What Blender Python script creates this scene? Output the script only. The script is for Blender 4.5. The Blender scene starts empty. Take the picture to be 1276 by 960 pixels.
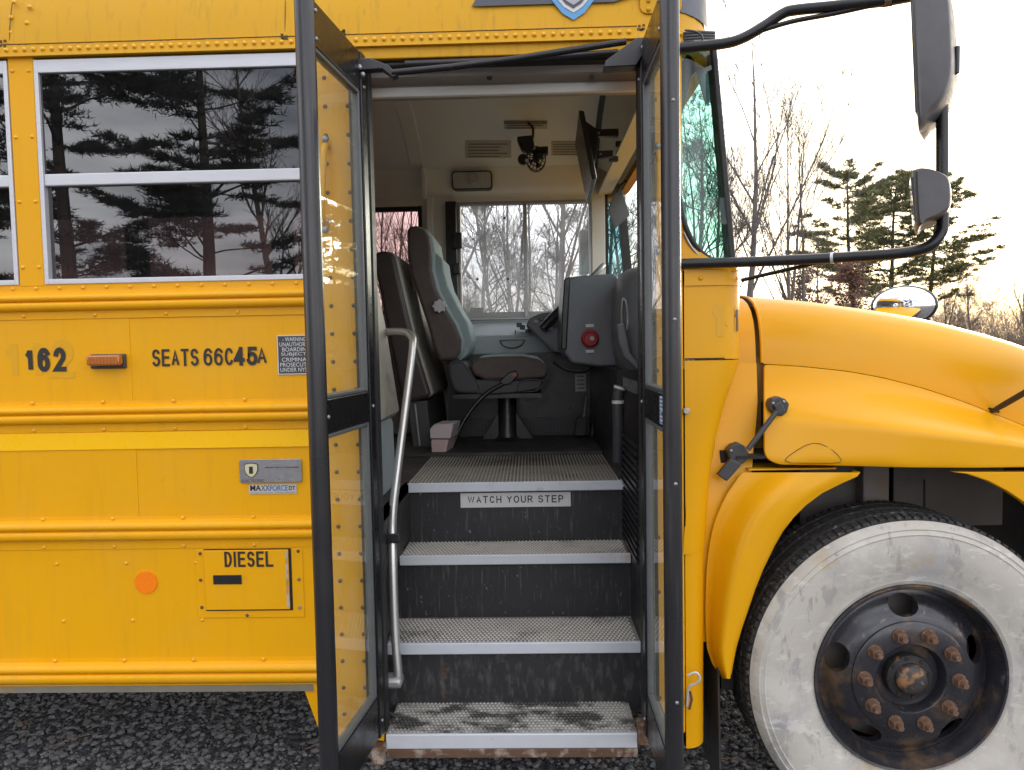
import bpy, math, random
from mathutils import Vector, Matrix
R = math.radians
sc = bpy.context.scene
COL = sc.collection

# ------------------------------------------------------------------ camera
PITCH, YAW, ROLL = R(-3.05), R(1.4), R(1.06)
CAM = Vector((0.0, -2.2, 1.55))
FPX, CX, CY = 886.0, 638.0, 480.0          # in photograph pixels (1276 x 960)
fwd = Vector((-math.sin(YAW) * math.cos(PITCH), math.cos(YAW) * math.cos(PITCH), math.sin(PITCH)))
rt0 = fwd.cross(Vector((0, 0, 1))).normalized()
up0 = rt0.cross(fwd).normalized()
up = up0 * math.cos(ROLL) + rt0 * math.sin(ROLL)
rt = rt0 * math.cos(ROLL) - up0 * math.sin(ROLL)
cam_d = bpy.data.cameras.new('camera')
cam_d.sensor_width = 36.0
cam_d.lens = FPX / 1276.0 * 36.0
cam_d.clip_start, cam_d.clip_end = 0.05, 3000.0
cam = bpy.data.objects.new('camera', cam_d)
COL.objects.link(cam)
m = Matrix((rt, up, -fwd)).transposed().to_4x4()
m.translation = CAM
cam.matrix_world = m
sc.camera = cam

def P(px, py, y):
    """world point on the plane y = const that shows at pixel (px, py) of the photograph"""
    d = fwd + rt * ((px - CX) / FPX) + up * ((CY - py) / FPX)
    return CAM + d * ((y - CAM.y) / d.y)

def PX(px, x, py):
    d = fwd + rt * ((px - CX) / FPX) + up * ((CY - py) / FPX)
    return CAM + d * ((x - CAM.x) / d.x)

# ------------------------------------------------------------------ sky, sun, exposure
SUN_AZ, SUN_EL = R(36.0), R(9.0)            # azimuth from +Y towards +X
sun_dir = Vector((math.sin(SUN_AZ) * math.cos(SUN_EL), math.cos(SUN_AZ) * math.cos(SUN_EL), math.sin(SUN_EL)))
w = bpy.data.worlds.new('World'); sc.world = w; w.use_nodes = True
nt = w.node_tree; nt.nodes.clear()
N = nt.nodes.new; L = nt.links.new
out = N('ShaderNodeOutputWorld'); bg = N('ShaderNodeBackground'); bg.inputs[1].default_value = 0.11
sky = N('ShaderNodeTexSky'); sky.sky_type = 'NISHITA'; sky.sun_disc = False
sky.sun_elevation = SUN_EL; sky.sun_rotation = SUN_AZ; sky.air_density = 1.0; sky.dust_density = 2.0
tc = N('ShaderNodeTexCoord')
mp = N('ShaderNodeMapping'); mp.inputs['Scale'].default_value = (1.0, 1.0, 3.2)
nz = N('ShaderNodeTexNoise'); nz.inputs['Scale'].default_value = 2.6; nz.inputs['Detail'].default_value = 5; nz.inputs['Roughness'].default_value = .55
L(tc.outputs['Generated'], mp.inputs[0]); L(mp.outputs[0], nz.inputs['Vector'])
cr = N('ShaderNodeValToRGB')
cr.color_ramp.elements[0].position = .36; cr.color_ramp.elements[0].color = (2.3, 2.35, 2.75, 1)
cr.color_ramp.elements[1].position = .66; cr.color_ramp.elements[1].color = (9.9, 9.8, 10.2, 1)
L(nz.outputs[0], cr.inputs[0])
dt = N('ShaderNodeVectorMath'); dt.operation = 'DOT_PRODUCT'; dt.inputs[1].default_value = sun_dir
nrm = N('ShaderNodeVectorMath'); nrm.operation = 'NORMALIZE'
L(tc.outputs['Generated'], nrm.inputs[0]); L(nrm.outputs[0], dt.inputs[0])
mr = N('ShaderNodeMapRange'); mr.inputs[1].default_value = .86; mr.inputs[2].default_value = 1.0; mr.interpolation_type = 'SMOOTHSTEP'
L(dt.outputs['Value'], mr.inputs[0])
warm = N('ShaderNodeMix'); warm.data_type = 'RGBA'; warm.inputs[7].default_value = (9.5, 8.2, 6.0, 1)
L(mr.outputs[0], warm.inputs[0]); L(cr.outputs[0], warm.inputs[6])
mx = N('ShaderNodeMix'); mx.data_type = 'RGBA'; mx.inputs[0].default_value = .86
L(sky.outputs[0], mx.inputs[6]); L(warm.outputs[2], mx.inputs[7])
L(mx.outputs[2], bg.inputs[0]); L(bg.outputs[0], out.inputs[0])

sd = bpy.data.lights.new('sun', 'SUN'); sd.energy = .7; sd.angle = R(14); sd.color = (1.0, .90, .78)
sun = bpy.data.objects.new('sun', sd); COL.objects.link(sun)
sun.rotation_euler = (-sun_dir).to_track_quat('-Z', 'Y').to_euler()

vs = sc.view_settings
vs.view_transform = 'Standard'; vs.look = 'None'; vs.gamma = 1.0; vs.use_curve_mapping = False
vs.exposure = 1.70
sc.cycles.max_bounces = 8; sc.cycles.transparent_max_bounces = 24
sc.cycles.diffuse_bounces = 6; sc.cycles.glossy_bounces = 4
sc.cycles.use_denoising = True
sc.cycles.caustics_reflective = False; sc.cycles.caustics_refractive = False

# ------------------------------------------------------------------ materials
def principled(name):
    mt = bpy.data.materials.new(name); mt.use_nodes = True
    return mt, mt.node_tree, mt.node_tree.nodes['Principled BSDF']

def noise(nt, scale, detail=4, rough=.55, stretch=None, vec=None):
    n = nt.nodes.new('ShaderNodeTexNoise')
    n.inputs['Scale'].default_value = scale; n.inputs['Detail'].default_value = detail; n.inputs['Roughness'].default_value = rough
    t = nt.nodes.new('ShaderNodeTexCoord'); src = t.outputs['Object']
    if stretch:
        mp = nt.nodes.new('ShaderNodeMapping'); mp.inputs['Scale'].default_value = stretch
        nt.links.new(src, mp.inputs[0]); src = mp.outputs[0]
    nt.links.new(src, n.inputs['Vector'])
    return n.outputs[0]

def ramp(nt, src, a, b, ca=(0, 0, 0, 1), cb=(1, 1, 1, 1)):
    r = nt.nodes.new('ShaderNodeValToRGB')
    r.color_ramp.elements[0].position = a; r.color_ramp.elements[0].color = ca
    r.color_ramp.elements[1].position = b; r.color_ramp.elements[1].color = cb
    nt.links.new(src, r.inputs[0]); return r.outputs[0]

def mixc(nt, fac, a, b):
    x = nt.nodes.new('ShaderNodeMix'); x.data_type = 'RGBA'
    for i, v in ((0, fac), (6, a), (7, b)):
        if isinstance(v, bpy.types.NodeSocket): nt.links.new(v, x.inputs[i])
        elif i == 0: x.inputs[0].default_value = v
        else: x.inputs[i].default_value = (*v[:3], 1)
    return x.outputs[2]

def M(name, col, rough=.5, metal=0.0, var=.10, vs=5.0, bump=0.0, bs=60.0, coat=0.0, dirt=(), rvar=.08, stretch=None, spec=.5):
    """dirt: list of (colour, lo, hi, scale, stretch, strength)"""
    mt, t, b = principled(name)
    c = mixc(t, noise(t, vs, 5, .6, stretch), tuple(v * (1 - var) for v in col), tuple(min(1, v * (1 + var)) for v in col))
    for (dc, lo, hi, s, st, k) in dirt:
        f = ramp(t, noise(t, s, 8, .65, st), lo, hi, (0, 0, 0, 1), (k, k, k, 1))
        c = mixc(t, f, c, dc)
    t.links.new(c, b.inputs['Base Color'])
    rr = ramp(t, noise(t, vs * 3, 4), .3, .7, (max(0, rough - rvar),) * 3 + (1,), (min(1, rough + rvar),) * 3 + (1,))
    t.links.new(rr, b.inputs['Roughness'])
    b.inputs['Metallic'].default_value = metal
    b.inputs['Specular IOR Level'].default_value = spec
    if coat: b.inputs['Coat Weight'].default_value = coat; b.inputs['Coat Roughness'].default_value = .12
    if bump:
        bp = t.nodes.new('ShaderNodeBump'); bp.inputs['Strength'].default_value = bump; bp.inputs['Distance'].default_value = .004
        t.links.new(noise(t, bs, 6, .65), bp.inputs['Height']); t.links.new(bp.outputs[0], b.inputs['Normal'])
    return mt

def glass(name, tint, gloss=1.0, ior=1.5, rough=0.0, dust_haze=0.0, haze=(.5, .5, .5)):
    mt = bpy.data.materials.new(name); mt.use_nodes = True; t = mt.node_tree; t.nodes.clear()
    o = t.nodes.new('ShaderNodeOutputMaterial'); tr = t.nodes.new('ShaderNodeBsdfTransparent'); gl = t.nodes.new('ShaderNodeBsdfGlossy')
    tr.inputs[0].default_value = (*tint, 1); gl.inputs[1].default_value = rough; gl.inputs[0].default_value = (gloss,) * 3 + (1,)
    fr = t.nodes.new('ShaderNodeFresnel'); fr.inputs[0].default_value = ior
    mxs = t.nodes.new('ShaderNodeMixShader')
    ge = t.nodes.new('ShaderNodeNewGeometry'); mu = t.nodes.new('ShaderNodeMath'); mu.operation = 'SUBTRACT'; mu.use_clamp = True   # one reflection per pane: outer face only
    t.links.new(fr.outputs[0], mu.inputs[0]); t.links.new(ge.outputs['Backfacing'], mu.inputs[1])
    t.links.new(mu.outputs[0], mxs.inputs[0]); t.links.new(tr.outputs[0], mxs.inputs[1]); t.links.new(gl.outputs[0], mxs.inputs[2])
    last = mxs.outputs[0]
    if dust_haze:  # dust film, with pale haze painted in to lift dark views through panes
        df = t.nodes.new('ShaderNodeBsdfTranslucent'); df.inputs[0].default_value = (*haze, 1)
        di = t.nodes.new('ShaderNodeBsdfDiffuse'); di.inputs[0].default_value = (*haze, 1); m3 = t.nodes.new('ShaderNodeMixShader'); m3.inputs[0].default_value = .5
        t.links.new(df.outputs[0], m3.inputs[1]); t.links.new(di.outputs[0], m3.inputs[2]); df = m3
        m2 = t.nodes.new('ShaderNodeMixShader')
        f = ramp(t, noise(t, 6, 6, .7), .35, .8, (dust_haze * .4,) * 3 + (1,), (dust_haze * 1.6,) * 3 + (1,))
        t.links.new(f, m2.inputs[0]); t.links.new(last, m2.inputs[1]); t.links.new(df.outputs[0], m2.inputs[2]); last = m2.outputs[0]
    t.links.new(last, o.inputs[0])
    return mt

YEL = (.80, .380, .001)
STREAK = (26, 26, 1.1)
MT = {}
MT['paint'] = M('bus_yellow_paint', YEL, .40, var=.07, vs=1.7, coat=.10, bump=.16, bs=2.6, spec=.28,
                dirt=[((.46, .24, .03), .52, .85, 3.0, (9, 9, .8), .28), ((.62, .36, .06), .50, .75, 1.6, (1, 1, 1.5), .35), ((.26, .18, .07), .64, .78, 17, None, .28)])
MT['paint_roof'] = M('bus_yellow_roof_paint', (.64, .335, .012), .45, var=.06, vs=1.7, coat=.0, spec=.22, bump=.03, bs=6,
                dirt=[((.30, .19, .05), .54, .78, 2.5, (22, 22, 1.2), .5), ((.14, .10, .05), .62, .74, 30, (1, 1, .35), .45)])
MT['paint_front'] = M('bus_yellow_front_paint', (.76, .360, .002), .36, var=.035, vs=1.2, coat=.08, spec=.28, bump=.02, bs=4,
                dirt=[((.46, .28, .08), .55, .9, 3, None, .22), ((.25, .18, .09), .70, .76, 55, None, .35)])
MT['rivet'] = M('painted_rivet', (.80, .40, .01), .3, var=.12, vs=40, coat=.3)
MT['stripe'] = M('reflective_yellow_stripe', (1.0, .54, .0), .3, var=.02)
MT['ghost'] = M('removed_lettering_shadow', (.70, .345, .0), .4, var=.03)
MT['black_letter'] = M('black_vinyl_letter', (.022, .02, .018), .5, var=.3, vs=60)
MT['blue_letter'] = M('blue_vinyl_letter', (.05, .17, .42), .5)
MT['white_letter'] = M('white_vinyl', (.62, .62, .62), .5, var=.08)
MT['plate_white'] = M('white_sign_plastic', (.62, .62, .61), .45, var=.05, vs=12, dirt=[((.3, .28, .25), .62, .8, 30, None, .4)])
MT['alum'] = M('window_aluminium', (.60, .61, .64), .42, .25, var=.10, vs=12, stretch=(1, 1, 8))
MT['alum_dull'] = M('dull_aluminium', (.42, .42, .42), .42, .6, var=.15, vs=14)
MT['nosing'] = M('pale_step_nosing', (.58, .61, .65), .45, .1, var=.07, vs=20, dirt=[((.30, .27, .22), .60, .75, 16, None, .5)])
MT['nosing_rust'] = M('rusty_step_nosing', (.58, .60, .63), .45, .1, var=.07, vs=20, dirt=[((.40, .20, .06), .60, .72, 6, None, .8)])
MT['black'] = M('black_painted_metal', (.018, .018, .02), .34, var=.3, vs=8, bump=.05, bs=40)
MT['black_frame'] = M('black_door_frame', (.012, .012, .013), .30, .0, var=.25, vs=5, coat=.12, spec=.35, bump=.03, bs=25, dirt=[((.10, .09, .085), .60, .85, 5, (8, 8, .7), .25)])
MT['rubber'] = M('black_rubber', (.016, .016, .017), .55, var=.3, vs=10, bump=.1, bs=50)
MT['riser'] = M('scuffed_black_riser', (.020, .020, .022), .48, var=.45, vs=9, bump=.25, bs=90,
                dirt=[((.20, .19, .18), .56, .74, 9, (9, 9, .7), .55), ((.34, .33, .31), .64, .70, 60, (1, 1, .5), .8)])
MT['riser_rust'] = M('scuffed_rusty_riser', (.022, .022, .023), .55, var=.4, vs=9, bump=.3, bs=90,
                dirt=[((.13, .125, .12), .50, .68, 14, (3, 3, 1), .5), ((.20, .09, .04), .64, .72, 7, (1, 1, 1.5), .5)])
MT['tread'] = M('worn_tread_metal', (.56, .53, .47), .6, .1, var=.22, vs=8, dirt=[((.10, .09, .08), .54, .72, 6, None, .7)])
MT['tread_wet'] = M('grimy_tread_metal', (.42, .40, .36), .55, .15, var=.2, vs=8, dirt=[((.04, .037, .034), .45, .545, 5.5, (1, 2.0, 1), .92)])
MT['tread_base'] = M('grimy_shaded_tread_ground', (.26, .245, .22), .65, .0, var=.3, vs=8, dirt=[((.05, .045, .04), .5, .66, 6, None, .8)])  # grime, on a base darkened so gaps between ribs and studs look shaded
MT['mat_rib'] = M('ribbed_floor_mat', (.44, .415, .36), .65, var=.25, vs=6, dirt=[((.06, .055, .05), .52, .7, 4, None, .7)])
MT['floor_black'] = M('dusty_black_rubber_floor', (.035, .034, .033), .6, var=.4, vs=6, bump=.2, bs=40, dirt=[((.20, .18, .16), .55, .8, 5, None, .6)])
MT['rust'] = M('rusty_steel', (.12, .065, .035), .8, var=.4, vs=18, bump=.4, bs=70, dirt=[((.42, .36, .30), .52, .62, 14, None, .7), ((.03, .028, .026), .58, .7, 20, None, .7)])
MT['cream'] = M('cream_painted_panel', (.77, .765, .72), .5, var=.05, vs=3, dirt=[((.30, .26, .2), .6, .8, 6, None, .3)])
MT['ceil'] = M('grey_perforated_ceiling', (.73, .77, .80), .55, var=.06, vs=3, bump=.1, bs=300)
MT['header'] = M('brown_grey_header_panel', (.34, .305, .27), .45, var=.10, vs=4, dirt=[((.12, .1, .08), .55, .8, 5, None, .4)])
MT['wall_in'] = M('grey_wall_panel', (.45, .45, .44), .55, var=.06)
MT['dash'] = M('grey_dash_plastic', (.15, .158, .175), .5, var=.08, vs=7, bump=.12, bs=220)
MT['dash_light'] = M('pale_grey_console_plastic', (.36, .41, .43), .5, var=.06, vs=7, bump=.08, bs=200)
MT['dash_dark'] = M('dark_grey_plastic', (.045, .046, .05), .5, var=.1, bump=.1, bs=200)
MT['vinyl_brown'] = M('dark_brown_vinyl', (.060, .045, .040), .40, var=.25, vs=9, bump=.5, bs=14)
MT['vinyl_tan'] = M('worn_lit_tan_vinyl', (.36, .33, .28), .45, var=.16, vs=8, bump=.35, bs=14, dirt=[((.08, .065, .05), .55, .75, 6, None, .6)])  # worn tan; on the dark barrier its lighter tone stands for the lit front
MT['cloth_teal'] = M('grey_teal_seat_cloth', (.33, .40, .40), .9, var=.15, vs=30, bump=.3, bs=180)
MT['cloth_brown'] = M('brown_seat_cloth', (.10, .077, .068), .6, var=.25, vs=20, bump=.7, bs=16)
MT['board'] = M('pale_grey_board', (.37, .42, .43), .5, var=.05, vs=5)
MT['chrome'] = M('satin_stainless_tube', (.60, .59, .56), .32, .8, var=.03, vs=15, rvar=.0)
MT['bolt'] = M('zinc_bolt', (.3, .3, .3), .45, .7, var=.2, vs=50)
MT['amber'] = M('amber_lens', (.44, .13, .012), .18, var=.15, vs=25, coat=.6)
MT['orange'] = M('orange_reflector', (.95, .22, .005), .25, var=.04, vs=40)
MT['red'] = M('red_plastic_knob', (.33, .012, .02), .35, var=.1)
MT['plate_grey'] = M('brushed_emblem_plate', (.36, .36, .37), .35, .8, var=.2, vs=22, dirt=[((.6, .6, .6), .55, .65, 60, (1, 1, 6), .5)])
MT['deco_white'] = M('white_label', (.46, .45, .42), .5, var=.06, vs=30)
MT['print_grey'] = M('grey_print', (.16, .15, .14), .6, var=.2, vs=60)
MT['pink'] = M('pink_card', (.55, .40, .40), .7, var=.06)
MT['mirror_shell'] = M('dark_grey_mirror_shell', (.062, .060, .064), .42, var=.15, vs=9, bump=.08, bs=160, dirt=[((.13, .12, .11), .6, .85, 5, None, .4)])
MT['mirror_glass'] = M('mirror_glass', (.85, .86, .88), .02, 1.0, var=0, rvar=.0)
MT['sidewall'] = M('chalky_white_tyre_sidewall', (.475, .445, .39), .80, var=.12, vs=5, bump=.5, bs=18,
                dirt=[((.34, .335, .34), .51, .62, 4.5, (1, 1, 1.5), .55), ((.57, .55, .50), .53, .62, 7.5, None, .6), ((.43, .29, .12), .60, .68, 3.1, None, .55), ((.22, .215, .215), .57, .62, 11, (1, 1, .5), .45), ((.24, .23, .23), .60, .64, 24, (1, 1, .3), .6), ((.63, .62, .58), .58, .61, 16, (.5, 1, 1.4), .5)])
MT['tread_rubber'] = M('black_tyre_tread', (.024, .023, .022), .8, var=.4, vs=14, bump=1.0, bs=60, dirt=[((.20, .19, .18), .56, .66, 60, None, .7)])
MT['rim'] = M('weathered_black_wheel', (.034, .034, .040), .28, .35, var=.3, vs=6, coat=.35, bump=.1, bs=40, dirt=[((.20, .12, .06), .52, .66, 7, None, .7), ((.28, .24, .20), .62, .70, 30, (1, 1, .5), .55)])
MT['hub'] = M('chipped_black_hub', (.022, .021, .021), .5, .2, var=.3, vs=20, bump=.3, bs=60, dirt=[((.42, .19, .05), .60, .68, 14, None, .8), ((.3, .29, .28), .66, .7, 50, None, .6)])
MT['hub_rust'] = M('rusty_hub_cap', (.045, .04, .04), .55, .2, var=.3, vs=20, bump=.4, bs=60, dirt=[((.36, .18, .07), .49, .56, 11, None, .8), ((.3, .29, .28), .62, .68, 50, None, .6)])
MT['nut'] = M('rusty_lug_nut', (.19, .105, .065), .6, .4, var=.35, vs=60, bump=.3, bs=200, dirt=[((.36, .30, .24), .56, .66, 70, None, .7)])
MT['liner'] = M('dusty_wheel_well', (.125, .115, .105), .8, var=.2, vs=4, bump=.1, dirt=[((.035, .032, .03), .5, .75, 4, None, .7)])
MT['liner_rust'] = M('rusty_frame_bracket', (.19, .175, .16), .8, var=.2, vs=6, dirt=[((.27, .13, .04), .50, .64, 9, None, .8)])
MT['dark'] = M('dark_underbody', (.015, .014, .013), .8, var=.3)
MT['flap'] = M('rubber_mud_flap', (.032, .031, .03), .6, var=.25, vs=8, dirt=[((.11, .1, .09), .55, .8, 7, None, .5)])
MT['glass_tint'] = glass('tinted_window_glass', (.18, .165, .17), ior=1.92, dust_haze=.03, haze=(.34, .36, .40))
MT['glass_clear'] = glass('door_glass', (.94, .96, .95), ior=1.42, dust_haze=.08, haze=(.66, .66, .58))
MT['glass_driver'] = glass('driver_window_glass', (.95, .96, .965), ior=1.4, dust_haze=.20, haze=(.60, .64, .65))
MT['glass_shield'] = glass('teal_windshield_glass', (.42, .86, .76), ior=1.5)
MT['glass_front'] = glass('front_windshield_glass', (.84, .94, .92), ior=1.45)
MT['visor'] = M('smoked_visor', (.10, .105, .11), .3, var=.05)
MT['dome'] = M('frosted_dome_lens', (.42, .42, .40), .25, var=.1, vs=20)
MT['shield_blue'] = M('light_blue_decal', (.10, .33, .62), .4, var=.06)
MT['shield_grey'] = M('silver_decal', (.40, .40, .46), .4, var=.2, vs=40)
MT['grey_bar'] = M('slate_grey_decal', (.075, .08, .10), .45, var=.08)

# ------------------------------------------------------------------ mesh builder
class B:
    def __init__(s): s.v = []; s.f = []
    def add(s, vs, fs):
        o = len(s.v); s.v += [tuple(v) for v in vs]; s.f += [tuple(i + o for i in f) for f in fs]; return s
    def box(s, x0, x1, y0, y1, z0, z1):
        if x0 > x1: x0, x1 = x1, x0
        if y0 > y1: y0, y1 = y1, y0
        if z0 > z1: z0, z1 = z1, z0
        return s.add([(x0, y0, z0), (x1, y0, z0), (x1, y1, z0), (x0, y1, z0), (x0, y0, z1), (x1, y0, z1), (x1, y1, z1), (x0, y1, z1)],
              [(0, 3, 2, 1), (4, 5, 6, 7), (0, 1, 5, 4), (1, 2, 6, 5), (2, 3, 7, 6), (3, 0, 4, 7)])
    def hexa(s, a, b):
        """solid between two quads (4 points each)"""
        return s.add(list(a) + list(b), [(3, 2, 1, 0), (4, 5, 6, 7), (0, 1, 5, 4), (1, 2, 6, 5), (2, 3, 7, 6), (3, 0, 4, 7)])
    def prism(s, pts, off):
        """closed outline pts (3-D) extruded by vector off"""
        n = len(pts); off = Vector(off)
        vs = [Vector(p) for p in pts] + [Vector(p) + off for p in pts]
        fs = [tuple(range(n)), tuple(range(2 * n - 1, n - 1, -1))]
        fs += [(i, i + n, (i + 1) % n + n, (i + 1) % n) for i in range(n)]
        return s.add(vs, fs)
    def grid(s, rows, close=False):
        """rows: list of equal-length point lists"""
        n = len(rows[0]); vs = [p for r in rows for p in r]; fs = []
        for i in range(len(rows) - 1):
            for j in range(n if close else n - 1):
                k = (j + 1) % n
                fs.append((i * n + j, i * n + k, (i + 1) * n + k, (i + 1) * n + j))
        return s.add(vs, fs)
    def shell(s, rows, off):
        """grid with thickness: rows and rows + off, rim closed"""
        off = Vector(off); n = len(rows[0]); m = len(rows)
        a = [Vector(p) for r in rows for p in r]; b = [p + off for p in a]; fs = []
        o = n * m
        for i in range(m - 1):
            for j in range(n - 1):
                q = (i * n + j, i * n + j + 1, (i + 1) * n + j + 1, (i + 1) * n + j)
                fs.append(q); fs.append(tuple(o + k for k in reversed(q)))
        rim = [j for j in range(n)] + [i * n + n - 1 for i in range(1, m)] + [(m - 1) * n + j for j in range(n - 2, -1, -1)] + [i * n for i in range(m - 2, 0, -1)]
        for k in range(len(rim)):
            p, q = rim[k], rim[(k + 1) % len(rim)]; fs.append((q, p, o + p, o + q))
        return s.add(a + b, fs)
    def tube(s, pts, r, n=10, caps=True):
        pts = [Vector(p) for p in pts]; rs = r if isinstance(r, (list, tuple)) else [r] * len(pts)
        rows = []; prev = None
        for i, p in enumerate(pts):
            t = (pts[min(i + 1, len(pts) - 1)] - pts[max(i - 1, 0)]).normalized()
            u = Vector((0, 0, 1)) if abs(t.z) < .9 else Vector((1, 0, 0))
            if prev is not None: u = prev
            u = (u - t * u.dot(t)).normalized(); prev = u; v = t.cross(u)
            rows.append([p + (u * math.cos(2 * math.pi * k / n) + v * math.sin(2 * math.pi * k / n)) * rs[i] for k in range(n)])
        o = len(s.v); s.grid(rows, True)
        if caps: s.f.append(tuple(o + k for k in reversed(range(n)))); s.f.append(tuple(o + (len(pts) - 1) * n + k for k in range(n)))
        return s
    def dome(s, c, r, h, nrm=(0, -1, 0), n=8):
        c = Vector(c); d = Vector(nrm).normalized(); u = d.orthogonal().normalized(); v = d.cross(u)
        rows = [[c + (u * math.cos(2 * math.pi * k / n) + v * math.sin(2 * math.pi * k / n)) * r * q + d * h * g for k in range(n)] for q, g in ((1, 0), (.86, .55), (.5, .9))]
        o = len(s.v); s.grid(rows, True); s.f.append(tuple(o + 2 * n + k for k in range(n))); return s
    def cyl(s, c, r, depth, nrm=(0, -1, 0), n=16, r2=None):
        c = Vector(c); d = Vector(nrm).normalized(); return s.tube([c, c + d * depth], [r, r if r2 is None else r2], n)
    def lathe(s, prof, c, n=48, axis='y'):
        """prof: (r, a) pairs; axis along y (a added to y)"""
        rows = []
        for r, a in prof:
            rows.append([(c[0] + r * math.cos(2 * math.pi * k / n), c[1] + a, c[2] + r * math.sin(2 * math.pi * k / n)) for k in range(n)])
        return s.grid(rows, True)
    def obj(s, name, mat, parent=None, smooth=None, bevel=0, sub=0, seg=2):
        me = bpy.data.meshes.new(name); me.from_pydata(s.v, [], s.f); me.validate(clean_customdata=False)
        import bmesh
        bm = bmesh.new(); bm.from_mesh(me); bmesh.ops.recalc_face_normals(bm, faces=bm.faces); bm.to_mesh(me); bm.free()
        return link(name, me, mat, parent, smooth, bevel, sub, seg)

def link(name, me, mat, parent=None, smooth=None, bevel=0, sub=0, seg=2):
    if mat is not None: me.materials.append(MT[mat] if isinstance(mat, str) else mat)
    o = bpy.data.objects.new(name, me); COL.objects.link(o)
    if smooth is not None:
        me.polygons.foreach_set('use_smooth', [True] * len(me.polygons)); me.set_sharp_from_angle(angle=R(smooth))
    if bevel:
        b = o.modifiers.new('bevel', 'BEVEL'); b.width = bevel; b.segments = seg; b.limit_method = 'ANGLE'; b.angle_limit = R(40)
        me.polygons.foreach_set('use_smooth', [True] * len(me.polygons))
        if smooth is None: me.set_sharp_from_angle(angle=R(40))
        wn = o.modifiers.new('wn', 'WEIGHTED_NORMAL'); wn.keep_sharp = True
    if sub:
        b = o.modifiers.new('sub', 'SUBSURF'); b.levels = sub; b.render_levels = sub
        me.polygons.foreach_set('use_smooth', [True] * len(me.polygons))
    put(o, parent); return o

def put(o, parent):
    if parent is not None:
        o.parent = parent
        o.matrix_parent_inverse = Matrix.Translation(-parent.location) if parent.type == 'EMPTY' else Matrix.Identity(4)
    return o

def thing(name, label, cat, loc, group=None):
    o = bpy.data.objects.new(name, None); COL.objects.link(o); o.location = loc; o.empty_display_size = .2
    o['label'] = label; o['category'] = cat
    if group: o['group'] = group
    return o
def tag(o, label, cat, group=None):
    o['label'] = label; o['category'] = cat
    if group: o['group'] = group
    return o
def stuff(o): o['kind'] = 'stuff'; return o

def text(s, x0, x1, z0, z1, y, mat, parent, bold=0.0, name='lettering', frame=None, thick=.0012):
    """flat letters facing -y, fitted to the box; frame(u, v) maps box coords to a point when given"""
    cu = bpy.data.curves.new('t', 'FONT'); cu.body = s; cu.size = 1; cu.offset = bold; cu.resolution_u = 4
    cu.align_x = 'CENTER'; cu.space_line = .85
    tmp = bpy.data.objects.new('t', cu); COL.objects.link(tmp)
    dg = bpy.context.evaluated_depsgraph_get()
    me = bpy.data.meshes.new_from_object(tmp.evaluated_get(dg))
    bpy.data.objects.remove(tmp); bpy.data.curves.remove(cu)
    xs = [v.co.x for v in me.vertices]; ys = [v.co.y for v in me.vertices]
    a, b, c, d = min(xs), max(xs), min(ys), max(ys)
    for v in me.vertices:
        u, q = (v.co.x - a) / (b - a), (v.co.y - c) / (d - c)
        v.co = frame(u, q) if frame else Vector((x0 + (x1 - x0) * u, y, z0 + (z1 - z0) * q))
    me.name = name
    return link(name, me, mat, parent)

def arc(cx, cy, r, a0, a1, n):
    return [(cx + r * math.cos(R(a0 + (a1 - a0) * i / n)), cy + r * math.sin(R(a0 + (a1 - a0) * i / n))) for i in range(n + 1)]

def rrect(x0, x1, z0, z1, r, n=4):
    p = []
    for cx, cz, a in ((x1 - r, z1 - r, 0), (x0 + r, z1 - r, 90), (x0 + r, z0 + r, 180), (x1 - r, z0 + r, 270)):
        p += arc(cx, cz, r, a, a + 90, n)
    return p

def lerp(a, b, t): return a + (b - a) * t
def interp(tab, x):
    if x <= tab[0][0]: return tab[0][1]
    for (a, u), (b, v) in zip(tab, tab[1:]):
        if x <= b: return u + (v - u) * (x - a) / (b - a)
    (a, u), (b, v) = tab[-2], tab[-1]
    return v + (v - u) / (b - a) * (x - b)
def smooth_path(pts, n=6):
    pts = [Vector(p) for p in pts]; o = []
    for i in range(len(pts) - 1):
        p0, p1, p2, p3 = pts[max(i - 1, 0)], pts[i], pts[i + 1], pts[min(i + 2, len(pts) - 1)]
        for k in range(n):
            t = k / n
            o.append(.5 * ((2 * p1) + (p2 - p0) * t + (2 * p0 - 5 * p1 + 4 * p2 - p3) * t * t + (3 * p1 - p0 - 3 * p2 + p3) * t ** 3))
    o.append(pts[-1]); return o

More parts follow.
